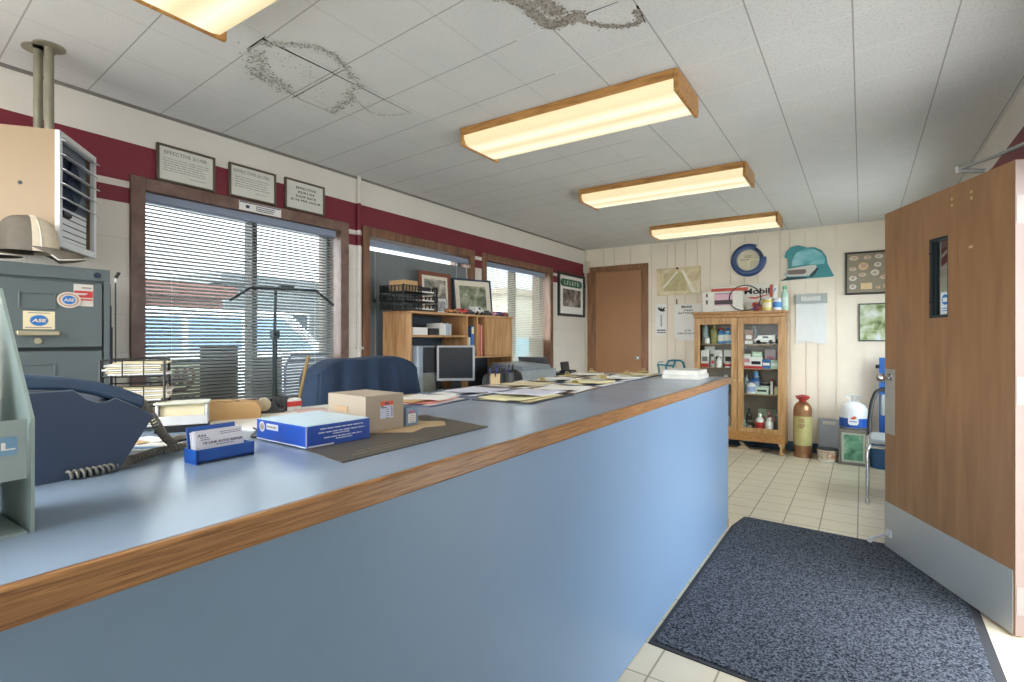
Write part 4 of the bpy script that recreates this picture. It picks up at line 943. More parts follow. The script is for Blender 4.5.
CL = [(-1.28, 2.40, 'brown clipboard with a brass clip holding a tan form, behind the dark front clipboard', HB, [(PAPER, 1, 0, 0, .05, 0), (TANP, .8, 0, 0, -.1, 0), (PAPER, .85, .03, -.06, .12, .01)]),
      (-1.57, 2.50, 'clipboard with a large brass clip standing up, in the rear row by the printer', HB, [(PAPER, 1, 0, 0, -.06, 0), (CREAMP, .9, 0, 0, .1, .01)]),
      (-1.30, 2.81, 'clipboard with loose cream slips in the middle of the front row', GB, [(PAPER, 1, 0, 0, 0, 0), (CREAMP, .9, -.02, .02, .15, .008), (YELLP, .7, .02, -.05, -.1, .006)]),
      (-1.60, 2.95, 'dark clipboard with white slips in the rear row, before the gap to the back door', DB, [(PAPER, .95, 0, 0, .08, 0), (PAPER, .7, .03, 0, -.2, .008)]),
      (-1.32, 3.21, 'clipboard with long white forms, next to last of the front row', GB, [(PAPER, 1.02, .0, 0, .03, 0), (YELLP, .8, -.03, 0, .1, .006), (PAPER, .8, .03, -.04, -.08, .006)]),
      (-1.635, 3.38, 'clipboard with cream papers in the rear row close to the far counter end', HB, [(CREAMP, 1, 0, 0, -.04, 0), (PAPER, .85, 0, .03, .1, .008)]),
      (-1.33, 3.605, 'last clipboard of the front row, with a brass clip above cream papers', DB, [(PAPER, 1, 0, 0, 0, 0), (CREAMP, .95, 0, 0, .06, .006)])]
for i, (x, y, l, bd_, pp) in enumerate(CL):
    clipboard(l, (x, y), .28, .38, R([4, -6, 2, 8, -3, 5, 2][i]), bd_, pp, BRASS, .0002 * i)
for k, (z0, h, m, w_, r, l) in enumerate(((0, .026, P('book_grey', (196, 196, 196), .6), .235, 0, 'thick white catalogue at the far counter end, under another one'), (.026, .03, P('book_white', (222, 222, 220), .6), .225, 3, 'white catalogue on top of another at the far counter end'))):
    t = thing('catalogue', l, 'catalogue', (-.985, 3.60, CT + z0), R(r), 'catalogues at the far counter end')
    MB().bx(-w_ / 2, w_ / 2, -.14, .14, .0, .0025).bx(-w_ / 2, w_ / 2, -.14, .14, h - .0025, h - .0002).bx(-w_ / 2, -w_ / 2 + .003, -.14, .14, .0025, h - .0025).build('cover', m, t)
    MB().bx(-w_ / 2 + .003, w_ / 2 - .004, -.136, .136, .0026, h - .0026).build('pages', P('pages', (224, 222, 212), .8), t, smooth=False)
# pen cups near the printer
for k, (x, y, m, l) in enumerate(((-1.705, 2.40, P('cup_wood', (186, 164, 128), .6), 'tan square pencil cup at the rear counter edge by the monitor'), (-1.70, 2.52, P('cup_mesh', (70, 74, 78), .5, .3), 'grey pen cup full of black pens, right of the tan cup'))):
    t = thing('pencil_cup', l, 'pencil cup', (x, y, CT), 0, 'pencil cups')
    MB().lathe([(.034, 0), (.036, .068), (.033, .068), (.031, .006)], n=4 if k == 0 else 18).build('cup', m, t)
    for i in range(7):
        a = i * .9 + k; tag(MB().cyl((.01 * math.cos(a), .01 * math.sin(a), .008), (.034 * math.cos(a), .034 * math.sin(a), .085 + .03 * rnd.random()), .0042, n=7).build('pen', [BLACK, DGREY, P('pen_blue', (40, 60, 120))][i % 3], None, loc=(x, y, CT)), ['pen standing in the tan square pencil cup', 'pen standing in the grey pen cup'][k], 'pen', ['pens in the tan cup', 'pens in the grey cup'][k])

# ================================================================== BEHIND THE COUNTER
def desk(label, x0, x1, y0, y1):
    t = thing('desk', label, 'desk', ((x0 + x1) / 2, (y0 + y1) / 2, 0)); hx_, hy_ = (x1 - x0) / 2, (y1 - y0) / 2
    MB().bx(-hx_, hx_, -hy_, hy_, .725, .755).build('desk_top', P('desk_grey', (150, 146, 138), .4), t, bevel=.003)
    for s in (-1, 1): MB().bx(-hx_ + .03, hx_ - .03, s * (hy_ - .03) - .012, s * (hy_ - .03) + .012, 0, .725).build('side_panel', HUTCHW, t)
    MB().bx(-hx_ + .04, -hx_ + .055, -hy_ + .045, hy_ - .045, .25, .725).build('modesty_panel', HUTCHW, t)
desk('grey-topped wooden desk under the bookshelf hutch', -3.2, -2.45, 2.80, 5.35)
desk('low desk under the nearest window, mostly hidden by the counter', -3.2, -2.55, 1.05, 2.70)

# covered chair
def chair(label, loc, rz, cover, m):
    t = thing('office_chair', label, 'chair', loc, rz)
    MB().cyl((0, 0, .10), (0, 0, .46), .03, n=16).build('column', DGREY, t)
    mb = MB()
    for k in range(5):
        a = k * 2 * math.pi / 5; mb.tube([(0, 0, .11), (.15 * math.cos(a), .15 * math.sin(a), .095), (.29 * math.cos(a), .29 * math.sin(a), .07)], [.03, .024, .018], 8)
    mb.build('star_base', BLACK, t)
    for k in range(5):
        a = k * 2 * math.pi / 5; MB().cyl((.29 * math.cos(a) - .02 * math.sin(a), .29 * math.sin(a) + .02 * math.cos(a), .03), (.29 * math.cos(a) + .02 * math.sin(a), .29 * math.sin(a) - .02 * math.cos(a), .03), .029, n=14).build('castor', BLACK, t)
    MB().bx(-.25, .25, -.24, .24, .46, .55).build('seat', m, t, bevel=.035, seg=4)
    MB().bx(-.05, .05, .22, .28, .48, .72).build('back_bracket', BLACK, t)
    def back(s, wid, top, dep, z0):
        def f(u, v):
            a = 2 * math.pi * u
            ex = lambda c, p: math.copysign(abs(c) ** p, c)
            hgt = z0 + (top - z0) * v; ww = wid * (1 - .10 * max(0, v - .75) / .25 * 1.0) * (1 - .35 * max(0, v - .93) / .07)
            return (ww * ex(math.cos(a), .45), .27 + dep * ex(math.sin(a), .6) * (1 - .5 * max(0, v - .93) / .07) + .03 * math.cos(a) ** 2 * -1, hgt)
        return f
    mb = MB().grid(back(0, .29, 1.158, .045, .62), 40, 16); f = back(0, .29, 1.158, .045, .62); mb.add([f(i / 40, 1) for i in range(40)], [tuple(range(40))])
    mb.build('backrest', m, t)
    if cover:
        def cov(u, v):
            # a jacket hung over the back: falls in folds on both faces
            k = (u - .5) * 2; zz = abs(v - .5) * 2; sgn = 1 if v > .5 else -1
            fold = .016 * math.sin(k * 15 + 1.3 * sgn) * zz + .012 * math.sin(k * 27) * zz ** 2
            xx = k * (.312 + .05 * zz ** 1.4) - (0 if abs(k) < .9 else 0)
            top = 1.176 - .065 * abs(k) ** 5 - .004 * math.sin(k * 6)
            z = top - .36 * max(0, zz - .12) - .01 * math.sin(k * 9) * (zz > .9)
            y = .27 - .03 * k * k + sgn * (min(zz, .12) / .12 * .058 + .03 * zz + fold)
            return (xx, y, z)
        mb = MB().grid(cov, 56, 44); tag(mb.build('draped_jacket', P('jacket_navy', (38, 56, 80), .9, 0, .1, 9, .25, 200), t, solid=.006), 'navy jacket hung over the chair back')
        for s in (-1, 1):
            MB().grid(lambda u, v: (s * (.312 + .05 * v ** 1.4 + .004), .27 - .03 + (u - .5) * (.116 + .06 * v) , 1.112 - .31 * v + 0 * u), 6, 10).build('jacket_side', P('jacket_navy', (38, 56, 80)), t, solid=.006)
    return t
chair('dark navy-covered chair back rising behind the counter, left of the computer', (-2.36, 1.835, 0), R(-90), True, P('chair_navy', (40, 52, 70), .9))
chair('black swivel chair mostly hidden behind the counter papers', (-2.42, 3.22, -.14 + .14), R(-90), False, BLACK).scale = (.85, .85, .90)

# hutch on the desk
HX0, HX1, HY0, HY1, HZ0, HZ1 = -3.2, -2.90, 2.955, 4.38, .755, 1.49
hu = thing('bookshelf_hutch', 'light oak bookshelf hutch in front of the middle window', 'bookshelf', (-3.05, 3.66, HZ0))
q = lambda *a: rel(hu, *a)
MB().bx(*q(HX0, HX1, HY0, HY0 + .02, HZ0, HZ1 - .02)).build('side_panel', HUTCHW, hu, smooth=False)
MB().bx(*q(HX0, HX1, HY1 - .02, HY1, HZ0, HZ1 - .02)).build('side_panel', HUTCHW, hu, smooth=False)
MB().bx(*q(HX0, HX1 + .008, HY0 - .004, HY1 + .004, HZ1 - .02, HZ1)).build('top', wood('hutch_top', (170, 122, 76), (208, 164, 116), (9, 1, 9)), hu, bevel=.002)
MB().bx(*q(HX0, HX0 + .008, HY0 + .02, HY1 - .02, HZ0, HZ1 - .02)).build('back_panel', P('hutch_back', (66, 78, 90), .7), hu, smooth=False)
MB().bx(*q(HX0 + .01, HX1, 3.652, 3.672, HZ0, HZ1 - .02)).build('divider', HUTCHW, hu, smooth=False)
MB().bx(*q(HX0 + .01, HX1, HY0 + .02, 3.652, 1.285, 1.302)).build('shelf', HUTCHW, hu, smooth=False)
MB().bx(*q(HX0 + .01, HX1, 3.672, HY1 - .02, 1.098, 1.115)).build('shelf', HUTCHW, hu, smooth=False)
MB().bx(*q(HX0 + .01, HX1, 3.80, 3.816, 1.115, HZ1 - .02)).build('divider', HUTCHW, hu, smooth=False)
MB().bx(*q(HX0 + .01, HX1, 3.925, 3.941, 1.115, HZ1 - .02)).build('divider', HUTCHW, hu, smooth=False)
MB().bx(*q(HX1 - .018, HX1 - .001, 3.945, HY1 - .022, 1.118, HZ1 - .023)).build('cabinet_door', HUTCHW, hu, smooth=False)
# things on its shelves
def carton(label, c, d, m, rz=0, extra=None, cat='box', name='small_carton', group=None, em=None):
    if c[1] > 6.42 and c[2] < 1.5: d = (d[0] * 1.10, d[1], d[2] * 1.22); c = onshelf(c)
    mb = MB().bx(-d[0] / 2, d[0] / 2, -d[1] / 2, d[1] / 2, 0, d[2])
    ms = [m]
    if extra: ms += extra(mb, d)
    return tag(mb.build(name, ms, None, loc=c, rz=rz, smooth=False, bevel=.0015), label, cat, group)
SH = 1.3025
carton('long white card box on the hutch shelf, leftmost', (-2.98, 3.09, SH), (.12, .17, .06), WHITE)
carton('black box in the middle of the hutch shelf', (-2.98, 3.255, SH), (.12, .11, .055), BLACK)
for k in range(4): carton(['first white ledger right of the black box on the hutch shelf', 'second white ledger from the black box on the hutch shelf', 'third ledger, pale blue, on the hutch shelf', 'fourth ledger, grey, nearest the divider on the hutch shelf'][k], (-2.99, 3.335 + .036 * k, SH), (.16, .032, .10 - .006 * (k % 2)), [WHITE, PAPER, P('ledger_blue', (170, 188, 206)), LGREY][k], cat='ledger', name='ledger', group='ledgers on the hutch shelf')
for k, (y, h, wd, m, l) in enumerate(((3.705, .17, .03, P('binder_pale', (198, 212, 200)), 'short pale green binder in the narrow hutch slot'), (3.752, .27, .034, P('binder_blue', (60, 110, 186)), 'blue and yellow binder in the narrow hutch slot'), (3.845, .29, .028, P('binder_orange', (206, 128, 84)), 'orange folder leaning in the second hutch slot'), (3.885, .28, .022, PINKP, 'pink folder in the second hutch slot'))):
    def ex(mb, d, k=k):
        if k == 1: mb.bx(d[0] / 2, d[0] / 2 + .001, -d[1] / 2, d[1] / 2, 0, .10, 1); mb.bx(d[0] / 2, d[0] / 2 + .001, -d[1] / 2, d[1] / 2, .2, .26, 1)
        return [YELLP]
    carton(l, (-3.0, y, 1.1155), (.18, wd, h), m, extra=ex, cat='binder', name='binder', group='binders in the hutch slots')
# on its top
TOPZ = HZ1
t = thing('letter_tray', 'black plastic three-tier letter tray on the top of the hutch', 'letter tray', (-3.02, 3.07, TOPZ)); t.scale = (1, .80, 1)
for k in range(3):
    z0 = .008 + k * .068; mb = MB().bx(-.13, .13, -.245, .245, z0, z0 + .004)
    for i in range(13):
        y = -.24 + .04 * i
        if i < 7 or i > 10: mb.bx(.124, .13, y - .006, y + .006, z0, z0 + .05)
    mb.bx(.124, .13, -.245, .01, z0 + .046, z0 + .052).bx(.124, .13, .17, .245, z0 + .046, z0 + .052).bx(-.13, -.124, -.245, .245, z0, z0 + .05)
    for s in (-1, 1):
        mb.bx(-.13, .13, s * .243 - .003, s * .243 + .003, z0 + .044, z0 + .05)
        for i in range(7): mb.bx(-.13 + .04 * i, -.118 + .04 * i, s * .243 - .003, s * .243 + .003, z0, z0 + .05)
    mb.build('tray_tier', BLACK, t)
    MB().bx(-.12, .118, -.06, .2, z0 + .005, z0 + .016).build('papers', PAPER, t, smooth=False)
for sx in (-1, 1):
    for sy in (-1, 1): MB().cyl((sx * .122, sy * .236, 0), (sx * .122, sy * .236, .20), .007, n=8).build('post', BLACK, t)
carton('tan cardboard box in the top tier of the letter tray on the hutch', (-2.99, 2.975, TOPZ + .149), (.16, .15, .085), BROWNCARD, cat='box', name='tan_box')
carton('black pouch in the top tier of the letter tray, right of the tan box', (-3.0, 3.16, TOPZ + .162), (.14, .12, .035), BLACK, cat='pouch', name='pouch')
def picture_frame(label, c, rz, w_, h_, fm, mat_, pic, b, mb_, lean=-12):
    t = thing('picture_frame', label, 'picture frame', c, rz, 'framed pictures on the hutch')
    mb = MB(); K = Matrix.Rotation(R(lean), 4, 'X'); mb.M = K
    mb.bx(-w_ / 2, -w_ / 2 + b, 0, .018, 0, h_).bx(w_ / 2 - b, w_ / 2, 0, .018, 0, h_).bx(-w_ / 2 + b, w_ / 2 - b, 0, .018, 0, b).bx(-w_ / 2 + b, w_ / 2 - b, 0, .018, h_ - b, h_); mb.build('frame', fm, t, bevel=.003)
    mb = MB(); mb.M = K; mb.bx(-w_ / 2 + b, w_ / 2 - b, .006, .016, b, h_ - b); mb.build('mat_board', mat_, t, smooth=False)
    mb = MB(); mb.M = K; mb.bx(-w_ / 2 + b + mb_, w_ / 2 - b - mb_, .0045, .006, b + mb_, h_ - b - mb_); mb.build('picture', pic, t, smooth=False)
    return t
picture_frame('brown-framed print of vehicles on the hutch, behind the letter tray', (-3.15, 3.54, TOPZ), R(88), .40, .375, P('frame_brown', (124, 66, 46), .45), P('mat_cream', (222, 214, 196)), picture('print_a', [(62, 60, 54), (150, 146, 136), (214, 208, 192)], 11), .035, .03, -3)
picture_frame('blue-framed print with a wide cream mount on the hutch, right of the brown one', (-3.10, 4.03, TOPZ), R(72), .44, .36, P('frame_blue', (44, 64, 88), .4), P('mat_cream', (222, 214, 196)), picture('print_b', [(66, 76, 58), (138, 144, 118), (196, 192, 176)], 10), .018, .05, -7)
picture_frame('small pale photograph propped on the hutch, right of the letter tray', (-2.98, 3.43, TOPZ), R(80), .12, .13, LGREY, PAPER, picture('print_c', [(90, 92, 96), (170, 170, 172), (216, 214, 210)], 30), .006, .012, -10)
def toy_car(label, c, rz, m, L=.09, kind='car'):
    if c[2] == TOPZ: L *= 1.25; c = (c[0] - .02, 3.5 + (c[1] - 3.5) * 1.0, c[2])
    t = thing('toy_car', label, 'toy car', c, rz, 'toy vehicles on the hutch')
    wd = L * .42; r = L * .11
    pf = {'car': [(-.5, .10), (-.5, .26), (-.36, .30), (-.22, .44), (.12, .44), (.26, .29), (.5, .24), (.5, .10)],
          'truck': [(-.5, .12), (-.5, .46), (.18, .46), (.18, .42), (.34, .42), (.40, .28), (.5, .25), (.5, .12)],
          'van': [(-.5, .10), (-.5, .42), (-.44, .46), (.30, .46), (.40, .30), (.5, .27), (.5, .10)]}[kind]
    MB().prism([(a * L, b * L) for a, b in pf], (0, wd / 2, 0), X, Z, wd).build('body', m, t, bevel=L * .02)
    mb = MB()
    for sy in (-1, 1): mb.prism([(-.20 * L, .31 * L), (.13 * L, .31 * L), (.10 * L, .41 * L), (-.15 * L, .41 * L)], (0, sy * (wd / 2 + .0005), 0), X, Z, .0006)
    mb.build('windows', P('toy_glass', (40, 48, 58), .2), t, smooth=False)
    for sx in (-.30, .30):
        for sy in (-1, 1): MB().cyl((sx * L, sy * wd * .38, r), (sx * L, sy * wd * .56, r), r, n=14).build('wheel', BLACK, t)
    return t
for k, (y, m, L, kd, l) in enumerate(((3.50, P('toy_orange', (206, 120, 52)), .075, 'car', 'orange toy car on the hutch'), (3.58, P('toy_tan', (190, 150, 96)), .07, 'car', 'tan toy car beside the orange one on the hutch'), (3.665, RED, .085, 'truck', 'red toy truck in the middle of the hutch top'),
        (3.76, BLACK, .085, 'car', 'black toy car right of the red truck on the hutch'), (3.88, WHITE, .13, 'truck', 'long white toy truck on the hutch'), (4.03, P('toy_dark', (58, 50, 46)), .09, 'car', 'dark brown toy car right of the long white truck'),
        (4.14, P('toy_pink', (206, 130, 150)), .08, 'car', 'pink toy car near the right end of the hutch'), (4.235, P('toy_blue', (60, 70, 140)), .085, 'car', 'blue toy car near the right end of the hutch'), (4.32, P('toy_maroon', (150, 44, 60)), .08, 'van', 'maroon toy van at the right end of the hutch'))):
    toy_car(l, (-2.945, y, TOPZ), R(80 + 20 * math.sin(k * 2)), m, L, kd)

# computer and monitor
t = thing('computer_tower', 'silver and black computer tower inside the lower left bay of the hutch', 'computer', (-2.85, 3.09, .755), R(90))
MB().bx(-.10, .10, 0, .32, 0, .46).build('case', P('tower_silver', (158, 168, 180), .4, .3), t, bevel=.006)
MB().bx(-.045, .094, -.012, 0, .25, .45).build('drive_bay', BLACK, t, bevel=.003)
MB().bx(-.045, .094, -.010, 0, .01, .245).build('front_panel', P('tower_grey', (120, 120, 110), .5), t, bevel=.003)
MB().cyl((.06, -.010, .21), (.06, -.015, .21), .009, n=12).build('power_button', CHROME, t)
tag(MB().bx(-.15, .15, -.10, .10, 0, .11).bx(-.12, -.02, -.102, -.10, .05, .075, 1).build('docking_unit', [BLACK, DGREY], None, loc=(-2.71, 3.275, .755), rz=R(40), bevel=.004), 'low black computer unit under the square monitor', 'computer unit')
t = thing('computer_monitor', 'square dark screen monitor with a grey bezel, right of the computer tower', 'monitor', (-2.71, 3.275, .865), R(40))
MB().bx(-.152, .152, -.012, .012, .070, .353).build('bezel', P('bezel_grey', (168, 172, 176), .4, .2), t, bevel=.006)
MB().bx(-.134, .134, -.0135, -.0118, .092, .338).build('screen', P('screen_dark', (46, 50, 54), .25, 0, .02), t, smooth=False)
MB().bx(-.12, .12, .012, .05, .1, .32).build('back_shell', BLACK, t, bevel=.012)
MB().bx(-.04, .04, .008, .04, .012, .14).build('neck', BLACK, t, bevel=.004)
MB().lathe([(.095, 0), (.095, .008), (.05, .02)], (0, .0, 0), 28).build('foot', BLACK, t)
# printer on the desk
t = thing('desktop_printer', 'grey desktop printer with its flap up, on the desk right of the monitor', 'printer', (-2.665, 4.2, .755), R(90))
PG = P('printer_grey', (158, 164, 168), .45); 
MB().bx(-.30, .30, -.20, .20, 0, .235).build('body', PG, t, bevel=.012)
MB().prism([(-.20, .235), (-.18, .275), (.14, .30), (.2, .235)], (-.30, 0, 0), Y, Z, .50).build('scanner_lid', P('printer_lid', (132, 142, 150), .45), t, bevel=.006)
MB().bx(-.24, .24, -.26, -.20, .09, .105).build('output_tray', DGREY, t, bevel=.003)
mb = MB(); mb.M = Matrix.Translation((.26, .02, .235)) @ Matrix.Rotation(R(-30), 4, 'Y'); mb.bx(-.005, .005, -.16, .16, 0, .12); mb.build('paper_flap', P('printer_flap', (96, 100, 104), .5), t, bevel=.003)
tag(MB().box((0, 0, .05), (.03, .20, .12), ry=R(-8)).box((.03, 0, .012), (.12, .2, .024)).build('desk_display', BLACK, None, loc=(-2.52, 4.78, .93), rz=R(10), bevel=.006), 'small black display at the right end of the desk below the far window', 'display')
tag(MB().bx(-.15, .15, -.15, .15, 0, .175).build('grey_cabinet_box', DGREY, None, loc=(-2.60, 4.78, .755), bevel=.004), 'dark grey box under the small black display', 'box')

# spindly stand in front of the nearest window
t = thing('tripod_stand', 'slim grey pole stand with a folding crossbar in front of the nearest window', 'stand', (-3.12, 1.97, .755))
SGR = P('stand_grey', (70, 80, 84), .4, .5)
MB().cyl((0, 0, .0), (0, 0, .56), .0145, n=12).cyl((0, 0, .54), (0, 0, .56), .02, n=12).build('lower_pole', SGR, t)
MB().cyl((0, 0, .56), (-.0, .005, .835), .0095, n=12).build('upper_pole', SGR, t)
MB().cyl((-.03, 0, .545), (.035, 0, .545), .012, n=10).bx(-.02, .02, -.022, .022, .52, .57).build('clamp', SGR, t, bevel=.002)
MB().tube([(0, -.165, .828), (0, .005, .838), (0, .30, .848)], .0085, 8).bx(-.012, .012, .03, .13, .838, .862).build('crossbar', SGR, t)
MB().tube([(0, -.165, .828), (-.01, -.28, .746)], .0085, 8).build('folding_arm', SGR, t)
MB().tube([(0, .30, .848), (-.01, .455, .755)], .0085, 8).build('folding_arm', SGR, t)
for k in range(3):
    a = k * 2.094 + .5; MB().tube([(0, 0, .12), (.09 * math.cos(a), .09 * math.sin(a), .008)], .007, 8).build('leg', SGR, t)

# ================================================================== BACK WALL
WY = YB - .0005
# cream plastic pouch pinned up
t = thing('paper_pouch', 'yellowed see-through plastic pouch of papers pinned on the back wall, right of the door', 'pouch', (-1.94, WY, 1.83))
MB().bx(-.275, .275, -.014, 0, 0, .345).build('pouch', picture('pouch_print', [(206, 190, 146), (224, 210, 172), (236, 226, 200)], 6, 4, 1.5, .3), t, bevel=.006)
MB().bx(-.18, .10, -.0155, -.014, .05, .28).build('inner_sheet', picture('pouch_sheet', [(186, 176, 130), (214, 202, 160)], 8, 4, 1, .3), t, smooth=False)
mb = MB().add([(.04, -.0165, .30), (.07, -.0165, .31), (.22, -.0165, .03), (.17, -.0165, .02)], [(0, 3, 2, 1)]).add([(-.2, -.0165, .10), (-.18, -.0165, .09), (.0, -.0165, .29), (-.02, -.0165, .30)], [(0, 1, 2, 3)])
mb.build('plastic_crease', P('crease_white', (240, 234, 218), .3), t, smooth=False)
MB().cyl((-.01, -.016, .335), (-.01, -.026, .335), .014, n=12).build('push_pin', BLACK, t)
# narrow sign
def rsq(w_, h_, r, n=5):
    out = []
    for cx, cz, a0 in ((w_ / 2 - r, r, -90), (w_ / 2 - r, h_ - r, 0), (-w_ / 2 + r, h_ - r, 90), (-w_ / 2 + r, r, 180)):
        for i in range(n + 1): a = R(a0 + 90 * i / n); out.append((cx + r * math.cos(a), cz + r * math.sin(a)))
    return out
SGW = P('enamel_white', (240, 240, 236), .35, 0, .04, 5)
t = thing('thermometer_sign', 'narrow white enamel thermometer sign with a dark emblem, between the door and the tyre sign', 'sign', (-2.158, WY, 1.322))
MB().prism(rsq(.15, .40, .025), (0, -.012, 0), X, Z, -.012 + .024 * 0).build('panel', SGW, t, smooth=False)
mb = MB()
mb.prism([(-.05, .355), (-.035, .36), (-.03, .335), (-.02, .365), (-.008, .335), (.0, .362), (.012, .33), (.03, .35), (.055, .358), (.04, .325), (.05, .305), (.01, .30), (-.02, .31), (-.035, .325)], (0, -.0122, 0), X, Z, .0006)
lines(mb, (-.055, -.0124, .052), X, Z, .115, 1, .02, .016, ragged=.02, seed=33); lines(mb, (-.055, -.0124, .024), X, Z, .115, 1, .02, .012, ragged=.02, seed=34)
mb.build('dark_print', INK, t, smooth=False)
mb = MB().bx(-.005, .005, -.016, -.012, .11, .26); mb.build('thermometer_tube', GREYINK, t, smooth=False)
# tyre and battery sign
t = thing('tire_sign', 'large white tyres and batteries credit sign partly behind the display cabinet', 'sign', (-1.80, WY, 1.25))
MB().prism([(.21, 0), (.21, .46), (-.19, .46), (-.19, .06), (-.17, .02), (-.13, 0)], (0, -.010, 0), X, Z, -.0 - .010 * -1).build('panel', SGW, t, smooth=False)
mb = MB(); q_ = -.0102 - .010
MB()
put_text(mb, 'Mobil', (-.035, -.0203, .425), X, Z, .125, .032, bold=.03); put_text(mb, 'TIRES', (-.015, -.0203, .378), X, Z, .12, .022, bold=.02); put_text(mb, 'BATTERIES', (-.035, -.0203, .345), X, Z, .2, .022, bold=.02)
put_text(mb, 'UP TO', (-.02, -.0203, .125), X, Z, .08, .02, bold=.02); put_text(mb, '6 MONTHS TO PAY', (.0, -.0203, .09), X, Z, .30, .02, bold=.02)
mb.build('dark_print', P('ink_navy', (56, 58, 66), .6), t, smooth=False)
tag(MB().tube([(0, -.001, .06), (0, -.012, .055), (0, -.016, .02), (.005, -.006, .0)], .006, 8).build('wall_hook', DGREY, None, loc=(-1.96, YB, 1.71)), 'small dark hook on the back wall under the yellowed pouch', 'hook')
# turquoise bent-wire rack standing on a low cabinet
t = thing('turquoise_wire_rack', 'turquoise bent-wire rack low on the back wall, just above the clipboards', 'rack', (-2.02, YB - .06, .80))
TQ = P('turquoise', (36, 130, 150), .35, 0, .04)
mb = MB()
mb.tube([(-.06, 0, .02), (-.06, 0, .13), (-.03, 0, .19), (.02, 0, .20), (.12, 0, .20), (.15, 0, .18), (.17, 0, .11)], .012, 8)
mb.tube([(.03, 0, .02), (.03, 0, .13), (.05, 0, .18), (.06, 0, .2)], .011, 8).tube([(-.17, 0, .14), (-.06, 0, .135), (.03, 0, .135)], .010, 8).tube([(-.17, 0, .14), (-.16, 0, .17), (-.10, 0, .18)], .006, 8)
mb.tube([(-.17, 0, .14), (-.17, .05, .10), (-.17, .06, 0)], .010, 8).tube([(.17, 0, .11), (.17, .05, .07), (.17, .06, 0)], .010, 8)
mb.build('wire', TQ, t)
tag(MB().bx(-.26, .2, -.12, .058, 0, .795).bx(-.28, .22, -.14, .059, .795, .80).build('low_cabinet', P('low_white', (206, 214, 218), .5), None, loc=(-2.02, YB - .062, 0)), 'low pale cabinet under the turquoise wire rack, hidden behind the counter', 'cabinet')

# wall clock
t = thing('wall_clock', 'round wall clock with a broken blue rim and cream face', 'clock', (-1.118, WY, 2.20), 0)
def yring(r0, r1, y0, y1, a0=0, a1=360, n=48):
    mb = MB(); rows = []
    full = a1 - a0 >= 360
    N = n if full else n + 1
    for i in range(N):
        a = R(a0 + (a1 - a0) * i / n); c_, s_ = math.cos(a), math.sin(a)
        rows += [(r0 * c_, y1, r0 * s_), (r0 * c_, y0 + .006, r0 * s_), (r0 * c_ + (r1 - r0) * .3 * c_, y0, (r0 + (r1 - r0) * .3) * s_), ((r1 - (r1 - r0) * .25) * c_, y0 + .004, (r1 - (r1 - r0) * .25) * s_), (r1 * c_, y0 + .02, r1 * s_), (r1 * c_, y1, r1 * s_)]
    K = 6; fs = []
    for i in range(n if full else n):
        j = (i + 1) % N
        for k in range(K): fs.append((i * K + k, j * K + k, j * K + (k + 1) % K, i * K + (k + 1) % K))
    if not full: fs += [tuple(range(K)), tuple((N - 1) * K + k for k in range(K - 1, -1, -1))]
    return mb.add(rows, fs)
yring(.128, .192, -.05, 0, 62, 368).build('blue_rim', P('clock_blue', (44, 76, 128), .3, 0, .08, 6), t)
yring(.128, .165, -.046, 0, 8, 62, 10).build('rim_core', P('clock_core', (34, 50, 84), .4), t)
yring(.120, .130, -.052, 0).build('inner_bezel', P('bezel_pale', (176, 190, 206), .3, .4), t)
MB().cyl((0, -.02, 0), (0, 0, 0), .124, n=40).build('face', P('clock_face', (214, 206, 180), .5, 0, .04), t, smooth=False)
mb = MB().bx(-.118, .116, -.0215, -.0202, -.006, .002).bx(-.006, .012, -.0215, -.0202, -.10, -.006); mb.build('pale_bars', P('clock_pale', (238, 232, 200), .5), t, smooth=False)
mb = MB(); lines(mb, (-.042, -.0204, .05), X, Z, .085, 2, .012, .006, seed=31); mb.bx(-.05, .05, -.021, -.0203, .030, .034).bx(-.09, -.0, -.024, -.0226, .0, .008).prism([(-.012, 0), (.012, 0), (0, .02)], (0, -.022, 0), X, Z, .001)
mb.build('hands_and_print', P('clock_ink', (110, 108, 96), .6), t, smooth=False)

# turquoise cut-out car sign
t = thing('car_cutout_sign', 'turquoise cut-out sign of a pale old car under a dome, on the back wall', 'sign', (-.51, WY, 1.945))
S9 = lambda pts: [((px_ - 775) / 9.31 * .01137, (408 - py_) / 9.31 * .01137 * 1.02) for px_, py_ in pts]
DOME = S9([(620, 300), (618, 215), (588, 205), (600, 155), (640, 115), (700, 103), (745, 118), (775, 130), (830, 132), (890, 165), (925, 220), (935, 285), (955, 330), (985, 398), (960, 404), (800, 406), (560, 418), (610, 385), (590, 360)])
MB().prism(DOME, (0, -.02, 0), X, Z, -.006).build('backing', P('teal_board', (62, 142, 150), .5, 0, .10, 5), t, smooth=False)
MB().prism(S9([(650, 290), (655, 225), (690, 170), (760, 140), (830, 150), (890, 190), (915, 240), (912, 285), (850, 290), (780, 282)]), (0, -.0202, 0), X, Z, .0012).build('sky_patch', picture('teal_sky', [(74, 156, 166), (112, 186, 194), (160, 210, 214)], 8), t, smooth=False)
mb = MB().prism(S9([(600, 360), (605, 315), (650, 308), (800, 290), (845, 292), (850, 310), (835, 345), (800, 380), (760, 386), (620, 380)]), (0, -.0216, 0), X, Z, .004)
mb.build('car', P('car_pale', (206, 206, 200), .4, 0, .04), t, smooth=False)
mb = MB().prism(S9([(610, 355), (615, 325), (760, 322), (770, 350), (750, 366), (625, 366)]), (0, -.0258, 0), X, Z, .001)
mb.build('grille', P('grille_dark', (110, 98, 92), .4, .3), t, smooth=False)
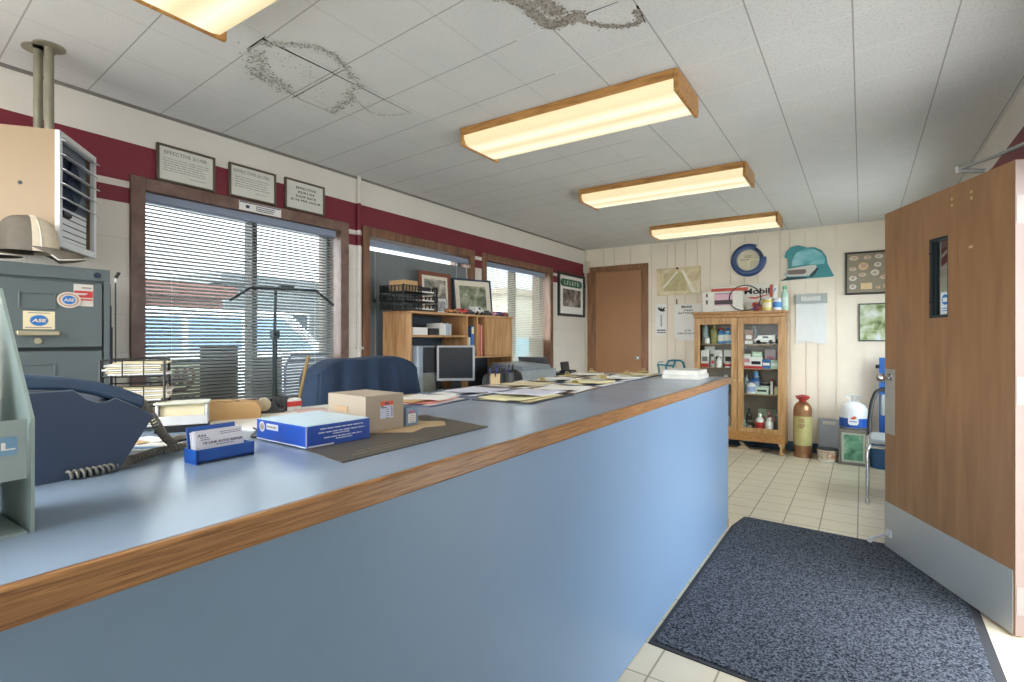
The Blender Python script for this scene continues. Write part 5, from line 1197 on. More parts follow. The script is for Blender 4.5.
mb = MB().prism(S9([(560, 416), (610, 390), (760, 392), (780, 405)]), (0, -.0204, 0), X, Z, .001).prism(S9([(795, 392), (800, 372), (850, 320), (868, 322), (840, 370), (815, 400)]), (0, -.0260, 0), X, Z, .001); mb.build('dark_shapes', P('teal_dark', (42, 70, 72), .6), t, smooth=False)
# paper dispenser
t = thing('paper_dispenser', 'white wall-hung sheet dispenser with a grey top strip, beside the display cabinet', 'dispenser', (-.473, WY, 1.22))
MB().prism([(-.148, .0), (-.11, -.0), (-.09, .014), (-.02, .014), (0, .02), (.02, .014), (.06, 0), (.148, 0), (.148, .46), (-.148, .46)], (0, -.012, 0), X, Z, -.012 + .006).build('sheets', P('sheet_pale', (226, 230, 232), .5, 0, .03), t, smooth=False)
MB().bx(-.155, .155, -.032, 0, .445, .55).build('holder', P('holder_grey', (168, 176, 176), .4), t, bevel=.004)
MB().bx(-.10, .10, -.0335, -.032, .475, .525).build('plate', P('holder_pale', (208, 210, 206), .4), t, smooth=False)
mb = MB(); lines(mb, (-.04, -.0337, .515), X, Z, .07, 1, .01, .004); mb.bx(-.105, -.101, -.0336, -.032, .462, .538).bx(.101, .105, -.0336, -.032, .462, .538); mb.build('dark_print', GREYINK, t, smooth=False)
# framed badges
t = thing('badge_frame', 'dark-framed display of oval badges on the back wall by the open door', 'picture frame', (-.152, WY, 1.744))
W, H = .50, .455; b = .02
MB().bx(0, b, -.03, 0, 0, H).bx(W - b, W, -.03, 0, 0, H).bx(b, W - b, -.03, 0, 0, b).bx(b, W - b, -.03, 0, H - b, H).build('frame', P('frame_black', (44, 42, 40), .4), t, bevel=.003)
MB().bx(b, W - b, -.015, 0, b, H - b).build('backing', P('taupe_felt', (156, 146, 128), .9), t, smooth=False)
for k, (bx_, bz_, rx_, rz2, m) in enumerate(((.08, .39, .042, .024, 'b'), (.20, .39, .034, .020, 'b'), (.30, .395, .036, .022, 'c'), (.40, .39, .034, .022, 'b'), (.07, .275, .032, .022, 'b'), (.165, .30, .046, .042, 'a'), (.29, .31, .032, .026, 'c'), (.385, .30, .03, .026, 'b'), (.155, .21, .034, .022, 'b'), (.265, .225, .038, .032, 'c'), (.345, .175, .034, .022, 'b'), (.07, .175, .036, .028, 'c'), (.07, .085, .032, .028, 'c'), (.29, .07, .022, .016, 'a'), (.36, .08, .026, .022, 'a'), (.44, .2, .03, .024, 'b'))):
    mm = {'a': P('badge_gold', (222, 194, 150), .4, .1), 'b': P('badge_tan', (218, 200, 178), .4, .2), 'c': P('badge_white', (220, 220, 214), .4)}[m]
    o = MB().ell((bx_, -.017, bz_), (rx_, .006, rz2), 20, 8).build('badge', mm, t)
    MB().ell((bx_, -.0215, bz_), (rx_ * .6, .0035, rz2 * .55), 16, 6).build('badge_centre', P('badge_centre', (196, 170, 150), .4, .2), o)
MB().bx(.14, .24, -.02, -.014, .055, .12).build('badge_plate', P('badge_gold', (222, 194, 150)), t, bevel=.002)
# framed landscape
t = thing('landscape_picture', 'thin-framed green leafy picture under the badge display', 'picture frame', (-.03, WY, 1.246))
W, H = .46, .40; b = .012
MB().bx(0, b, -.022, 0, 0, H).bx(W - b, W, -.022, 0, 0, H).bx(b, W - b, -.022, 0, 0, b).bx(b, W - b, -.022, 0, H - b, H).build('frame', P('frame_slate', (64, 76, 78), .35, .3), t, bevel=.002)
MB().bx(b, W - b, -.012, 0, b, H - b).build('picture', picture('leafy', [(84, 112, 70), (150, 166, 116), (196, 206, 176), (222, 230, 232)], 9, 8, .4, .25), t, smooth=False)

# ------------------------------------------------------------------ display cabinet
KX0, KX1, KY0, KY1 = -1.655, -.700, 6.40, 6.715
dc = thing('display_cabinet', 'oak glass-door display cabinet full of old product bottles and boxes, against the back wall', 'display cabinet', ((KX0 + KX1) / 2, KY0, 0))
q = lambda *a: rel(dc, *a)
CZ0, CZ1 = .125, 1.515
MB().bx(*q(KX0, KX0 + .02, KY0 + .022, KY1, CZ0, CZ1)).bx(*q(KX1 - .02, KX1, KY0 + .022, KY1, CZ0, CZ1)).build('side_panel', OAKZ, dc, smooth=False)
MB().bx(*q(KX0 + .02, KX1 - .02, KY1 - .012, KY1, CZ0, CZ1)).build('back_panel', P('cab_back', (168, 160, 148), .7), dc, smooth=False)
MB().bx(*q(KX0 + .02, KX1 - .02, KY0 + .022, KY1 - .012, CZ0, CZ0 + .10)).bx(*q(KX0, KX1, KY0 + .006, KY0 + .022, CZ0, CZ0 + .10)).build('plinth', OAK, dc, smooth=False)
MB().bx(*q(KX0 - .02, KX1 + .015, KY0 - .02, KY1, CZ1 + .04, CZ1 + .07)).bx(*q(KX0 - .008, KX1 + .006, KY0 - .006, KY1, CZ1, CZ1 + .04)).build('cornice', OAK, dc, bevel=.006)
SHZ = [.228, .655, .94, 1.215]
for z in SHZ[1:]: MB().bx(*q(KX0 + .02, KX1 - .02, KY0 + .04, KY1 - .012, z - .016, z)).build('shelf', P('shelf_wood', (150, 128, 98), .5), dc, smooth=False)
xm = (KX0 + KX1) / 2
for a, b_, nm in ((KX0 + .002, xm - .003, 0), (xm + .003, KX1 - .002, 1)):
    st_, z0, z1 = .062, CZ0 + .102, CZ1 - .002
    dm = MB().bx(*q(a, a + st_, KY0, KY0 + .02, z0, z1)).bx(*q(b_ - st_, b_, KY0, KY0 + .02, z0, z1)).bx(*q(a + st_, b_ - st_, KY0, KY0 + .02, z0, z0 + .05)).bx(*q(a + st_, b_ - st_, KY0, KY0 + .02, z1 - .075, z1)).build('door', OAKZ, dc, smooth=False)
    MB().bx(*q(a + st_, b_ - st_, KY0 + .008, KY0 + .011, z0 + .05, z1 - .075)).build('door_glass', glass('cabinet_glass', (250, 251, 250), ior=1.12), dm, smooth=False)
    kx = b_ - .02 if nm == 0 else a + .02
    o = MB().lathe([(.010, 0), (.006, .012), (.011, .022), (.004, .028)], n=12).build('knob', BRASS, dm); o.location = (kx - dc.location.x, 0, .80); o.rotation_euler = (R(90), 0, 0)
for lx_ in (KX0 + .03, KX1 - .03):
    for ly_ in (KY0 + .03, KY1 - .03):
        s = 1 if lx_ > xm else -1
        MB().prism([(-.03, .125), (.03, .125), (.03, .095), (.012, .075), (.006, .045), (.022, .012), (.022, 0), (-.016, 0), (-.02, .04), (-.012, .08), (-.03, .1)], (lx_ - dc.location.x, ly_ + .022 - KY0, 0), X, Z, .044).build('leg', OAKZ, dc, bevel=.003)
# what stands in it
def onshelf(c, k=1.22):
    b = [z_ for z_ in SHZ if z_ <= c[2] + 1e-5]
    return (c[0], c[1], b[-1] + (c[2] - b[-1]) * k) if c[1] > 6.42 and c[2] < 1.5 and b else c
def bottle(label, c, r, h, m, capm=None, neck=.4, cat='bottle', lab=None, group=None, sy=1):
    if c[2] < 1.5 and c[1] > 6.42: h *= 1.22; r *= 1.22; c = onshelf(c)
    mb = MB(); ms = [m]
    mb.lathe([(r * .9, 0), (r, r * .15), (r, h * .62), (r * .8, h * .74), (r * neck, h * .82), (r * neck, h * .9)], n=16, sy=sy)
    if capm: mb.lathe([(r * neck * 1.2, h * .88), (r * neck * 1.2, h), (r * neck * .5, h)], n=14, mi=len(ms)); ms.append(capm)
    if lab: mb.lathe([(r * 1.015, h * .16), (r * 1.015, h * .55)], n=16, mi=len(ms), sy=sy); ms.append(lab)
    return tag(mb.build('bottle', ms, None, loc=c), label, cat, group)
def tin(label, c, r, h, m, band=None, cat='tin', lidm=None, name='tin'):
    if c[2] < 1.5 and c[1] > 6.42: h *= 1.22; r *= 1.08; c = onshelf(c)
    mb = MB().lathe([(r, 0), (r, h)], n=20); ms = [m]
    mb.lathe([(r * 1.03, h - .006), (r * 1.03, h + .002), (r * .9, h + .002)], n=20, mi=1).lathe([(r * 1.03, -.0), (r * 1.03, .005)], n=20, mi=1); ms.append(lidm or STEEL)
    if band: mb.lathe([(r * 1.01, h * .25), (r * 1.01, h * .72)], n=20, mi=2); ms.append(band)
    return tag(mb.build(name, ms, None, loc=c), label, cat)
def printed(colr, band=None, dots=None):
    def f(mb, d):
        ms = [colr]
        rect(mb, (-d[0] * .36, -d[1] / 2 - .0004, d[2] * .35), X, Z, d[0] * .72, d[2] * .28, 1)
        if band: rect(mb, (-d[0] / 2, -d[1] / 2 - .0002, 0), X, Z, d[0], d[2] * .22, 2); ms.append(band)
        return ms
    return f
VG = 'products in the display cabinet'
yy = 6.52
GRN = P('pale_green', (178, 206, 178), .4); SKYB = P('sky_blue', (88, 150, 206), .35); NAVB = P('product_blue', (36, 92, 150), .4); OLV = P('olive_tin', (150, 148, 92), .4); DKB = P('dark_bottle', (64, 64, 58), .25); BGL = P('bottle_grey', (150, 166, 164), .25); PNK = P('product_pink', (220, 150, 160), .5)
z = SHZ[3]
bottle('grey glass bottle at the left end of the top cabinet shelf, left door', (-1.555, yy, z), .032, .20, BGL, STEEL)
tin('small white tin in front of the grey glass bottle, left door of the cabinet', (-1.52, 6.465, z), .026, .055, WHITE)
bottle('olive spout can on the top shelf behind the left cabinet door', (-1.455, yy, z), .036, .19, OLV, OLV, .3)
bottle('light blue bottle with a red cap on the top shelf behind the left cabinet door', (-1.375, yy, z), .034, .15, SKYB, RED, .5, lab=PAPER)
tin('round blue jug with a white oval label, left door of the cabinet', (-1.30, yy, z), .048, .12, SKYB, PAPER)
tag(MB().ell((0, 0, 0), (.02, .02, .02), 12, 8).build('jug_stopper', NAVB, None, loc=(-1.30, yy, z + .168)), 'dark blue stopper on the round blue jug in the cabinet', 'stopper')
z = SHZ[2]
carton('white box with a red base at the left of the second cabinet shelf', (-1.55, 6.50, z), (.08, .07, .16), WHITE, extra=printed(GREYINK, RED))
carton('white box behind the red-based one on the second cabinet shelf', (-1.515, 6.60, z), (.11, .07, .20), WHITE, extra=printed(GREYINK))
carton('small grey tube carton on the second cabinet shelf, left door', (-1.455, 6.47, z), (.035, .04, .10), P('pale_grey_box', (190, 194, 190), .5), extra=printed(RED))
carton('tall white box with a dark emblem, middle of the second cabinet shelf, left door', (-1.40, 6.52, z), (.075, .07, .165), WHITE, extra=printed(INK))
bottle('white bottle before the tall white box, left door', (-1.385, 6.45, z), .024, .11, WHITE, LGREY)
carton('white box with dark emblem and red print, second shelf end, left cabinet door', (-1.295, 6.53, z), (.085, .07, .165), WHITE, extra=printed(INK, RED))
tin('low red and white tin at the right end of the second shelf, left door', (-1.285, 6.455, z), .036, .05, PAPER, RED)
z = SHZ[1]
carton('grey box on the third shelf behind the left cabinet door', (-1.48, 6.55, z), (.16, .09, .12), LGREY, extra=printed(WHITE))
bottle('clear bottle on the third shelf behind the left cabinet door', (-1.32, 6.5, z), .03, .16, BGL, WHITE)
z = SHZ[0]
bottle('pale bottle on the bottom shelf behind the left cabinet door', (-1.30, 6.48, z), .03, .15, PAPER, RED)
# right door
z = SHZ[3]
carton('brown and white portrait carton on the top shelf, right cabinet door', (-1.065, 6.47, z), (.075, .06, .13), P('box_brownish', (150, 116, 92), .5), extra=printed(PAPER, PAPER))
bottle('green-capped bottle behind the portrait carton, right cabinet door', (-1.03, 6.58, z), .03, .17, BGL, GRN)
toy_car('white toy van in the display cabinet', (-.90, 6.47, z), R(180), WHITE, .21, 'van')
toy_car('pale green toy car behind the white toy van in the display cabinet', (-.86, 6.60, z), R(180), P('toy_mint', (186, 200, 184)), .24, 'car')
z = SHZ[2]
carton('pink and red box at the left of the second shelf, right door', (-1.085, 6.48, z), (.07, .06, .085), PNK, extra=printed(WHITE, RED))
carton('pale box on top of the pink and red box, right door', (-1.085, 6.48, z + .0855), (.075, .06, .045), P('pale_box', (206, 214, 206), .5), extra=printed(WHITE))
carton('white box with dark shapes and a red base, second shelf, right door', (-.99, 6.47, z), (.12, .06, .105), WHITE, extra=printed(INK, RED))
carton('low pale green box atop the dark-print white box, right door', (-.98, 6.475, z + .1055), (.09, .055, .045), GRN, extra=printed(WHITE))
carton('blue box with a white emblem on the second shelf, right door', (-.885, 6.47, z), (.085, .06, .085), NAVB, extra=printed(PAPER))
carton('pink-white box standing behind the blue box, right door', (-.86, 6.58, z), (.10, .06, .175), P('white_pinkish', (230, 214, 220), .5), extra=printed(PNK))
carton('mint green box right of the blue box, second shelf, right door', (-.80, 6.47, z), (.075, .06, .08), GRN, extra=printed(WHITE))
carton('grey-white box at the right end of the second shelf, right door', (-.755, 6.58, z), (.06, .06, .17), P('pale_grey_box', (190, 194, 190)), extra=printed(WHITE))
z = SHZ[1]
bottle('grey-green bottle at the left of the third shelf, right door', (-1.10, 6.5, z), .026, .17, BGL, DGREY)
bottle('white oval bottle with a blue label on the third shelf, right door', (-1.045, 6.46, z), .04, .12, WHITE, NAVB, .3, lab=P('label_lilac', (150, 166, 206), .5))
tin('dark blue tin behind the white oval bottle, right door', (-1.01, 6.58, z), .045, .15, NAVB, P('label_lilac', (150, 166, 206)))
tin('smaller blue tin stacked on the dark blue tin, right door', (-1.01, 6.58, z + .1525), .03, .05, SKYB)
carton('pale green lidded box on the third shelf, right door', (-.93, 6.47, z), (.12, .07, .065), P('mint_box', (196, 214, 196), .5), extra=printed(DKB))
tin('dark dome-topped tin behind the pale green lidded box, right door', (-.905, 6.58, z), .055, .10, DKB, PAPER)
bottle('red bottle right of the dome-topped tin, third shelf, right door', (-.845, 6.6, z), .025, .13, RED, RED)
tin('slim white tube on the third shelf, right door', (-.835, 6.47, z), .014, .12, WHITE, name='tube', cat='tube')
bottle('cream jar at the right end of the third shelf, right door', (-.775, 6.48, z), .03, .085, CREAMP, BGL, .8)
z = SHZ[0]
bottle('small clear bottle at the left of the bottom shelf, right door', (-1.115, 6.46, z), .018, .10, BGL, WHITE)
bottle('tall dark bottle at the left of the bottom shelf, right door', (-1.085, 6.56, z), .026, .20, DKB, DKB)
bottle('dark squat bottle on the bottom shelf, right door', (-1.055, 6.48, z), .036, .10, DKB, STEEL, .5, lab=P('label_dim', (150, 150, 142), .5))
bottle('red, white and blue spray bottle on the bottom shelf, right door', (-.955, 6.46, z), .036, .17, WHITE, WHITE, .35, lab=RED)
tin('sky blue base ring tin under the spray bottle side, right door', (-.915, 6.52, z), .025, .06, SKYB)
carton('pale green card standing at the back of the bottom shelf, right door', (-.90, 6.62, z), (.17, .02, .20), GRN, extra=printed(WHITE))
bottle('white bottle with a pink ball top in front of the pale green card', (-.86, 6.46, z), .034, .14, WHITE, WHITE, .6)
t = thing('figurine', 'pink and white figurine with a round head on the bottom shelf', 'figurine', (-.865, 6.545, z))
MB().lathe([(.035, 0), (.03, .08), (.015, .15), (.02, .18)], n=16).build('robe', PNK, t)
MB().ell((0, 0, .215), (.03, .03, .032), 16, 10).build('head', P('figurine_pale', (226, 190, 184), .5), t)
MB().tube([(-.02, 0, .16), (-.05, -.01, .15), (-.06, -.02, .17)], .01, 8).tube([(.02, 0, .16), (.05, -.01, .15), (.055, -.02, .12)], .01, 8).build('arm', PNK, t)
bottle('grey glass bottle at the right end of the bottom shelf, right door', (-.79, 6.56, z), .03, .17, BGL, WHITE)
# on top of it
TZ = CZ1 + .07
ty = 6.50
t = thing('long_white_carton', 'long white carton with a pink and black printed side on top of the display cabinet', 'box', (-1.345, 6.50, TZ), 0)
MB().bx(-.225, .215, -.06, .06, 0, .235).build('carton', P('carton_white', (224, 222, 212), .5), t, bevel=.002)
mb = MB(); rect(mb, (-.09, -.0602, .07), X, Z, .20, .15, 0); rect(mb, (-.09, -.0605, .085), X, Z, .20, .05, 1); rect(mb, (-.185, -.0604, .175), X, Z, .02, .04, 1); rect(mb, (-.185, -.0604, .09), X, Z, .02, .05, 1); lines(mb, (-.085, -.0606, .205), X, Z, .18, 1, .01, .012, 2)
mb.build('print', [P('print_pink', (218, 176, 190), .5), P('print_plum', (74, 58, 66), .5), P('print_mauve', (150, 130, 146), .5)], t, smooth=False)
t = thing('oil_banner_box', 'flat white box lettered in black above a red stripe, behind the long white carton', 'box', (-1.17, 6.635, TZ))
MB().bx(-.335, .335, -.035, .035, 0, .315).build('carton', P('carton_white', (224, 222, 212)), t, bevel=.002)
mb = MB(); put_text(mb, 'Mobil', (.165, -.0354, .235), X, Z, .27, .066, bold=.03); mb.build('black_lettering', INK, t, smooth=False)
mb = MB(); mb.bx(-.335, .07, -.037, -.035, .245, .285).prism([(.06, .17), (.10, .15), (.15, .145), (.21, .165), (.30, .19), (.30, .20), (.21, .18), (.15, .165), (.10, .17)], (0, -.0355, 0), X, Z, .001); mb.bx(.298, .33, -.037, -.035, .16, .30); mb.build('red_stripe', P('stripe_red', (206, 92, 76), .5), t, smooth=False)
t = thing('checkered_card', 'white card with a blue tick standing at the right of the lettered box', 'card', (-.845, 6.66, TZ))
MB().bx(-.06, .045, -.004, .004, 0, .29).build('card', PAPER, t, smooth=False)
MB().prism([(-.03, .24), (-.012, .18), (.02, .265), (.034, .265), (-.005, .165), (-.018, .165), (-.045, .24)], (0, -.0042, 0), X, Z, .0008).build('blue_tick', SKYB, t, smooth=False)
t = thing('fan_belt', 'black round belt standing upright on top of the display cabinet', 'belt', (-1.105, 6.425, TZ))
MB().tube([(.165 * math.cos(a), .0, .148 + .142 * math.sin(a)) for a in [i * math.pi / 24 for i in range(48)]], .006, 8, closed=True).build('belt', BLACK, t)
t = thing('red_trinket', 'dark red and purple knotted trinket on top of the cabinet, right of the cream carton', 'trinket', (-.985, 6.45, TZ))
mb = MB(); rr = random.Random(3)
for k in range(16):
    a = rr.random() * 6.28; mb.ell((.04 * math.cos(a) * rr.random(), .02 * math.sin(a), .015 + .075 * rr.random()), (.018, .014, .016), 10, 6, k % 3)
mb.ell((0, 0, .045), (.035, .022, .045), 14, 8)
mb.build('knot', [P('knot_red', (150, 52, 58), .6), P('knot_purple', (96, 50, 96), .6), P('knot_orange', (200, 110, 70), .6)], t)
t = tin('yellow and white tin with red print on top of the cabinet', (-.875, 6.45, TZ), .055, .125, P('tin_yellow', (222, 200, 76), .35), P('tin_cream', (236, 226, 196), .4))
t = tin('white tin with a blue tick on top of the cabinet, right of the yellow tin', (-.775, 6.45, TZ), .052, .125, P('tin_white', (216, 220, 228), .35), P('tin_blue', (70, 140, 206), .4))
bottle('green-capped pale bottle at the right end of the cabinet top', (-.692 - .012, 6.45, TZ), .036, .26, P('bottle_mint', (186, 220, 204), .3), P('cap_green', (96, 176, 138), .4), .5, lab=P('label_mint', (210, 232, 222), .5))
# under the cabinet
t = thing('scrap_board', 'tan boards lying on the floor under the display cabinet', 'boards', (-1.12, 6.50, 0), R(-8))
MB().bx(-.20, .17, -.05, .05, 0, .022).build('board', P('board_tan', (186, 168, 140), .7), t); MB().prism([(-.09, .022), (.06, .022), (.0, .06), (-.03, .095), (-.06, .09), (-.03, .05)], (0, .02, 0), X, Z, .03).build('curved_offcut', P('board_tan', (186, 168, 140)), t)

# ================================================================== FLOOR THINGS
t = thing('fire_extinguisher', 'old brass fire extinguisher with a red collar top, right of the display cabinet', 'fire extinguisher', (-.535, 6.50, 0))
BR = P('old_brass', (166, 124, 92), .32, .75, .1, 5)
MB().lathe([(.088, 0), (.09, .02), (.084, .03), (.086, .06), (.09, .065), (.09, .50), (.086, .53), (.074, .56), (.05, .585), (.035, .595)], n=32).build('cylinder', BR, t)
MB().lathe([(.0912, .13), (.0912, .44)], n=32).build('label', P('ext_label', (196, 190, 132), .45, .2, .06), t)
mb = MB()
for k in range(2): lines(mb, (-.03, -.0935, .41 - .06 * k), X, Z, .06, 3, .016, .008, seed=k)
mb.build('label_print', P('label_rust', (150, 96, 74), .5), t, smooth=False)
MB().lathe([(.032, .59), (.036, .61), (.034, .632), (.07, .64), (.072, .65), (.03, .655)], n=24).build('cap', P('collar_red', (166, 46, 44), .4), t)
mb = MB().tube([(-.03, 0, .615), (-.055, 0, .63), (-.06, 0, .648), (0, 0, .662), (.06, 0, .648), (.055, 0, .63), (.03, 0, .615)], .008, 8); mb.build('handle', P('collar_red', (166, 46, 44)), t)
t = thing('dustpan', 'upright grey metal dustpan leaning on the back wall behind the small tub', 'dustpan', (-.30, 6.68, 0))
mb = MB(); mb.M = Matrix.Rotation(R(-7), 4, 'X'); mb.bx(-.095, .095, -.004, .0, .02, .40).bx(-.098, -.092, -.02, 0, .02, .40).bx(.092, .098, -.02, 0, .02, .40).bx(-.095, .095, -.02, 0, .394, .40); mb.build('pan', P('pan_grey', (150, 156, 160), .4, .4), t)
mb = MB(); mb.M = Matrix.Rotation(R(-7), 4, 'X'); mb.bx(-.06, .065, -.0055, -.004, .335, .375); mb.build('label', PAPER, t, smooth=False)
t = thing('paint_tub', 'small pale tub with smudged green and rust label on the floor', 'tub', (-.30, 6.40, 0))
MB().lathe([(.085, 0), (.096, .125), (.092, .125), (.085, .02)], n=28).build('tub', P('tub_pale', (212, 206, 186), .5), t)
MB().lathe([(.0885, .035), (.0955, .11)], n=28).build('label', picture('tub_label', [(120, 130, 88), (206, 200, 182), (186, 130, 96), (220, 214, 196)], 14), t)
MB().lathe([(.098, .122), (.099, .13), (.09, .13)], n=28).build('rim', DGREY, t); MB().lathe([(.09, .0), (.10, .006), (.09, .012)], n=28).build('base_ring', WHITE, t)
t = thing('framed_green_box', 'grey-framed wooden box with a green picture front, under the white and blue cylinder', 'box', (-.073, 6.33, 0))
MB().bx(-.125, -.10, -.025, 0, 0, .36).bx(.10, .125, -.025, 0, 0, .36).bx(-.10, .10, -.025, 0, 0, .03).bx(-.10, .10, -.025, 0, .325, .36).build('frame', P('frame_grey', (120, 112, 108), .5), t, bevel=.003)
MB().bx(-.10, -.082, -.020, -.005, .03, .325).bx(.082, .10, -.020, -.005, .03, .325).bx(-.082, .082, -.020, -.005, .03, .05).bx(-.082, .082, -.020, -.005, .305, .325).build('inner_border', P('border_pale', (176, 186, 168), .5), t, smooth=False)
MB().bx(-.084, .084, -.012, -.004, .048, .307).build('green_picture', picture('green_print', [(56, 104, 84), (84, 140, 112), (110, 160, 132), (170, 186, 166)], 10), t, smooth=False)
MB().bx(-.118, .118, .0005, .26, 0, .352).build('case', P('case_brown', (110, 100, 92), .6), t)
t = thing('refrigerant_cylinder', 'white and blue metal gas cylinder with a red emblem standing on the framed box', 'gas cylinder', (-.073, 6.46, .361))
def lat(pr, m, nm): MB().lathe(pr, n=32).build(nm, m, t)
lat([(.11, 0), (.122, .012), (.123, .17), (.118, .20), (.10, .235), (.055, .258), (.03, .265)], P('cyl_white', (226, 230, 234), .35), 'cylinder')
lat([(.1238, .012), (.1243, .105)], P('cyl_blue', (40, 92, 186), .4), 'blue_band')
mb = MB(); mb.prism([(-.045, .055), (-.03, .04), (.03, .04), (.045, .055), (.045, .115), (-.045, .115)], (0, -.1262, 0), X, Z, .002); mb.build('emblem_patch', P('cyl_white', (226, 230, 234)), t, smooth=False)
mb = MB(); mb.prism([(-.03, .105), (-.01, .12), (.01, .132), (.03, .12), (.02, .105), (0, .095)], (0, -.1283, 0), X, Z, .001); mb.build('red_emblem', P('emblem_orange', (206, 90, 64), .5), t, smooth=False)
mb = MB(); lines(mb, (-.03, -.1285, .07), X, Z, .06, 1, .01, .010, 0); mb.build('emblem_print', P('cyl_blue', (40, 92, 186)), t, smooth=False)
mb = MB().cyl((0, 0, .26), (0, 0, .32), .016, n=14).tube([(-.035, 0, .262), (-.04, 0, .29), (-.062, 0, .318), (-.055, 0, .33), (.055, 0, .33), (.062, 0, .318), (.04, 0, .29), (.035, 0, .262)], .008, 8); mb.build('collar_handle', P('cyl_grey', (196, 200, 202), .35, .3), t)
# blue board and the chrome chair by the door
t = thing('blue_upright_board', 'tall narrow blue board standing against the back wall behind the entrance door', 'board', (.29, 6.55, 0))
MB().bx(-.145, .145, -.015, .015, 0, 1.08).build('board', P('board_blue', (28, 86, 160), .4), t, bevel=.004)
MB().cyl((-.145, 0, .99), (-.175, 0, .99), .018, n=14).build('side_knob', BLACK, t)
t = thing('blue_bin', 'dark blue plastic bin on the floor behind the chrome chair', 'bin', (.17, 6.36, 0))
MB().lathe([(.10, 0), (.115, .22), (.11, .22), (.098, .01)], n=28).build('bin', P('bin_blue', (34, 78, 120), .5), t)
t = thing('tubular_chair', 'chrome tube chair with a grey seat, half hidden behind the entrance door', 'chair', (.24, 5.20, 0))
SEATG = P('seat_grey', (150, 156, 156), .5)
MB().bx(-.19, .21, -.19, .22, .445, .485).build('seat', SEATG, t, bevel=.015, seg=3)
for s in (-1, 1):
    mb = MB().tube(catmull([(s * .20 + .01, .20, .44), (s * .20 + .01, -.18, .44), (s * .20 + .005, -.235, .428), (s * .205, -.262, .38), (s * .205, -.285, .2), (s * .205, -.305, .012)], 6), .013, 10)
    mb.cyl((s * .205, -.305, 0), (s * .205, -.305, .025), .017, n=10); mb.build('leg', CHROME, t)
    MB().tube([(s * .20, .2, .44), (s * .205, .24, .2), (s * .205, .27, .0)], .013, 10).build('leg', CHROME, t)
MB().tube([(-.215, -.235, .432), (.22, -.235, .432)], .012, 10).build('front_bar', CHROME, t)
MB().tube(catmull([(-.19, .16, .46), (-.185, .20, .60), (-.16, .24, .76), (-.10, .27, .84), (.12, .27, .84), (.18, .24, .76), (.20, .2, .6), (.205, .16, .46)], 8), .017, 10).build('back_tube', P('tube_black', (44, 46, 50), .4), t)
MB().bx(-.11, .13, .25, .275, .62, .80).build('back_pad', SEATG, t, bevel=.01)

# ================================================================== OUTSIDE THE WINDOWS
struct('ground', MB().bx(-60, 40, -40, 60, -.35, -.13), P('asphalt', (104, 103, 100), .9, 0, .12, 2))
struct('trim_5', MB().bx(XL - .5, 14, -16, YF - .25, -.14, -.03).bx(XR + .25, 14, YF - .25, 12, -.14, -.03), P('bounce_concrete', (164, 164, 160), .9, 0, .06, 2))  # pale ground out of view, added to bounce sunlight into the room
def bld(label, x0, x1, y0, y1, h, wall, roof, wins, eave=.3):
    t = thing('street_building', label, 'building', ((x0 + x1) / 2, (y0 + y1) / 2, -.13))
    hx_, hy_ = (x1 - x0) / 2, (y1 - y0) / 2
    MB().bx(-hx_, hx_, -hy_, hy_, 0, h).build('wall', wall, t, smooth=False)
    MB().bx(-hx_ - eave, hx_ + eave, -hy_ - eave, hy_ + eave, h, h + .35).build('roof', roof, t, smooth=False)
    for a, b_, c, d in wins:
        f = MB().bx(hx_, hx_ + .06, a, b_, c, d).build('window', P('win_frame', (200, 200, 200), .5), t, smooth=False)
        MB().bx(hx_ + .06, hx_ + .07, a + .1, b_ - .1, c + .1, d - .1).build('pane', P('win_dark', (60, 72, 84), .15), f, smooth=False)
RBR = P('brick_red', (116, 74, 66), .8, 0, .12, 3)
bld('long low red-brown building beyond the lot, seen at the left of the nearest window', -22, -16, .5, 8.4, 2.62, RBR, P('roof_red', (108, 70, 64), .8), [(-3.0, -1.4, .9, 2.0), (.6, 2.4, .9, 2.0)])
bld('grey flat building beyond the lot, seen right of the red-brown one', -24, -18, 9.55, 20, 3.3, P('grey_cladding', (112, 118, 122), .7, 0, .08, 2), P('roof_grey', (92, 96, 100), .7), [(-4, -2, .9, 2.4), (0, 3, .9, 2.4)])
bld('cream building beyond the far window', -24, -18, 27, 42, 4.2, P('cream_wall', (196, 190, 174), .8), P('roof_tan', (150, 140, 126), .8), [(-5, -3, .9, 2.4), (0, 3, .9, 2.4)])
t = thing('street_pole', 'thin dark pole standing beyond the lot behind the grey building', 'pole', (-25.2, 14.4, -.13))
MB().cyl((0, 0, 0), (0, 0, 5.6), .07, .05, n=10).build('pole', DGREY, t)
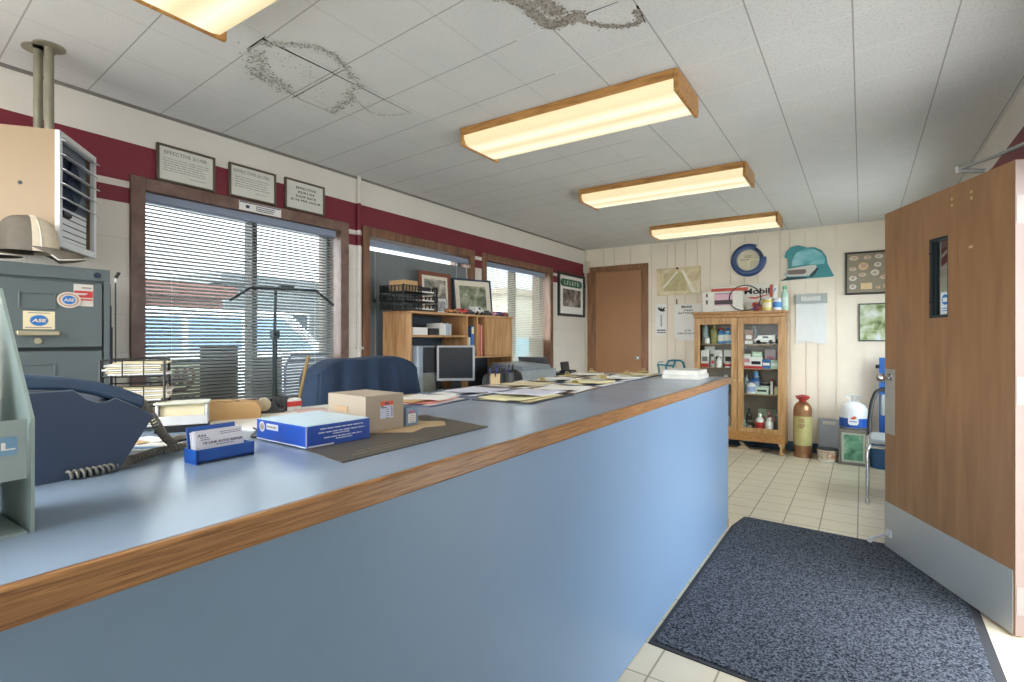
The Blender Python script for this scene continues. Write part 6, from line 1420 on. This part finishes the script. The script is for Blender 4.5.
def vehicle(label, loc, rz, L, Wd, prof, glassp, body, name='parked_car'):
    t = thing(name, label, 'car', loc, rz)
    MB().prism(prof, (0, Wd / 2, 0), X, Z, Wd).build('body', body, t, bevel=.05)
    mb = MB()
    for s in (-1, 1):
        for g in glassp: mb.prism(g, (0, s * (Wd / 2 + .004) + (.004 if s < 0 else .0), 0), X, Z, .006)
    mb.build('side_windows', P('car_glass', (120, 150, 186), .1, 0, .02), t, smooth=False)
    for sx in (-.31 * L, .31 * L):
        for sy in (-1, 1):
            wv = MB().cyl((sx, sy * (Wd / 2 - .2), .34), (sx, sy * (Wd / 2 + .01), .34), .34, n=24).build('wheel', BLACK, t)
            MB().cyl((sx, sy * (Wd / 2 + .011), .34), (sx, sy * (Wd / 2 + .02), .34), .19, n=20).build('hub_cap', STEEL, wv)
    mb = MB().bx(-L / 2 - .01, -L / 2 + .02, -Wd / 2 + .05, -Wd / 2 + .25, .95, 1.3).bx(-L / 2 - .01, -L / 2 + .02, Wd / 2 - .25, Wd / 2 - .05, .95, 1.3); mb.build('tail_light', P('tail_red', (190, 70, 40), .3), t)
    return t
vehicle('white and pale blue van parked outside the nearest window', (-10.2, 5.4, -.13), R(90), 4.9, 1.9,
        [(-2.4, .35), (-2.42, 1.2), (-2.30, 1.85), (-2.1, 1.92), (.55, 1.92), (.85, 1.84), (1.55, 1.22), (2.3, 1.08), (2.45, .85), (2.45, .35)],
        [[(-2.15, 1.2), (-2.08, 1.75), (-1.2, 1.78), (-1.2, 1.2)], [(-1.1, 1.2), (-1.1, 1.78), (-.2, 1.78), (-.2, 1.2)], [(-.1, 1.2), (-.1, 1.78), (.6, 1.78), (1.25, 1.24), (1.25, 1.2)]], P('van_white', (222, 226, 230), .3), name='parked_van')
CARP = [(-2.1, .3), (-2.1, .85), (-1.9, .98), (-1.3, 1.05), (-.8, 1.42), (.35, 1.42), (.95, 1.02), (1.9, .9), (2.1, .7), (2.1, .3)]
CARG = [[(-1.1, 1.03), (-.72, 1.36), (-.25, 1.36), (-.25, 1.03)], [(-.15, 1.03), (-.15, 1.36), (.3, 1.36), (.78, 1.03)]]
vehicle('turquoise car parked beyond the right end of the nearest window', (-11.5, 10.6, -.13), R(80), 4.2, 1.75, CARP, CARG, P('car_teal', (70, 160, 170), .3))
vehicle('pale blue car parked outside the farthest window', (-7.0, 10.9, -.13), R(95), 4.2, 1.75, CARP, CARG, P('car_blue', (96, 170, 196), .3))
def tree(label, c, h, r, seed):
    t = thing('street_tree', label, 'tree', c)
    MB().tube(catmull([(0, 0, 0), (.05, .02, h * .3), (-.04, .05, h * .55)], 6), [.16] * 13, 8).build('trunk', P('bark', (96, 82, 68), .9), t)
    rr = random.Random(seed); mb = MB()
    for k in range(1500):
        a = rr.random() * 6.283; b_ = math.acos(rr.uniform(-1, 1)); q2 = r * rr.uniform(.55, 1.0) * (1 + .2 * math.sin(a * 3 + b_ * 4))
        p = Vector((q2 * math.sin(b_) * math.cos(a), q2 * math.sin(b_) * math.sin(a), h * .7 + q2 * .8 * math.cos(b_)))
        u = Vector((rr.gauss(0, 1), rr.gauss(0, 1), rr.gauss(0, 1))).normalized(); v = u.orthogonal().normalized(); s = .16
        mb.add([tuple(p - u * s), tuple(p + v * s * .6), tuple(p + u * s), tuple(p - v * s * .6)], [(0, 1, 2, 3)])
    mb.build('foliage', P('leaf', (150, 152, 122), .8, 0, .2), t, smooth=False)
tree('leafy tree beyond the right part of the nearest window', (-15.5, 13.8, -.13), 3.6, 1.3, 1)
tree('leafy tree beyond the farthest window', (-15, 31, -.13), 4.6, 1.7, 2)
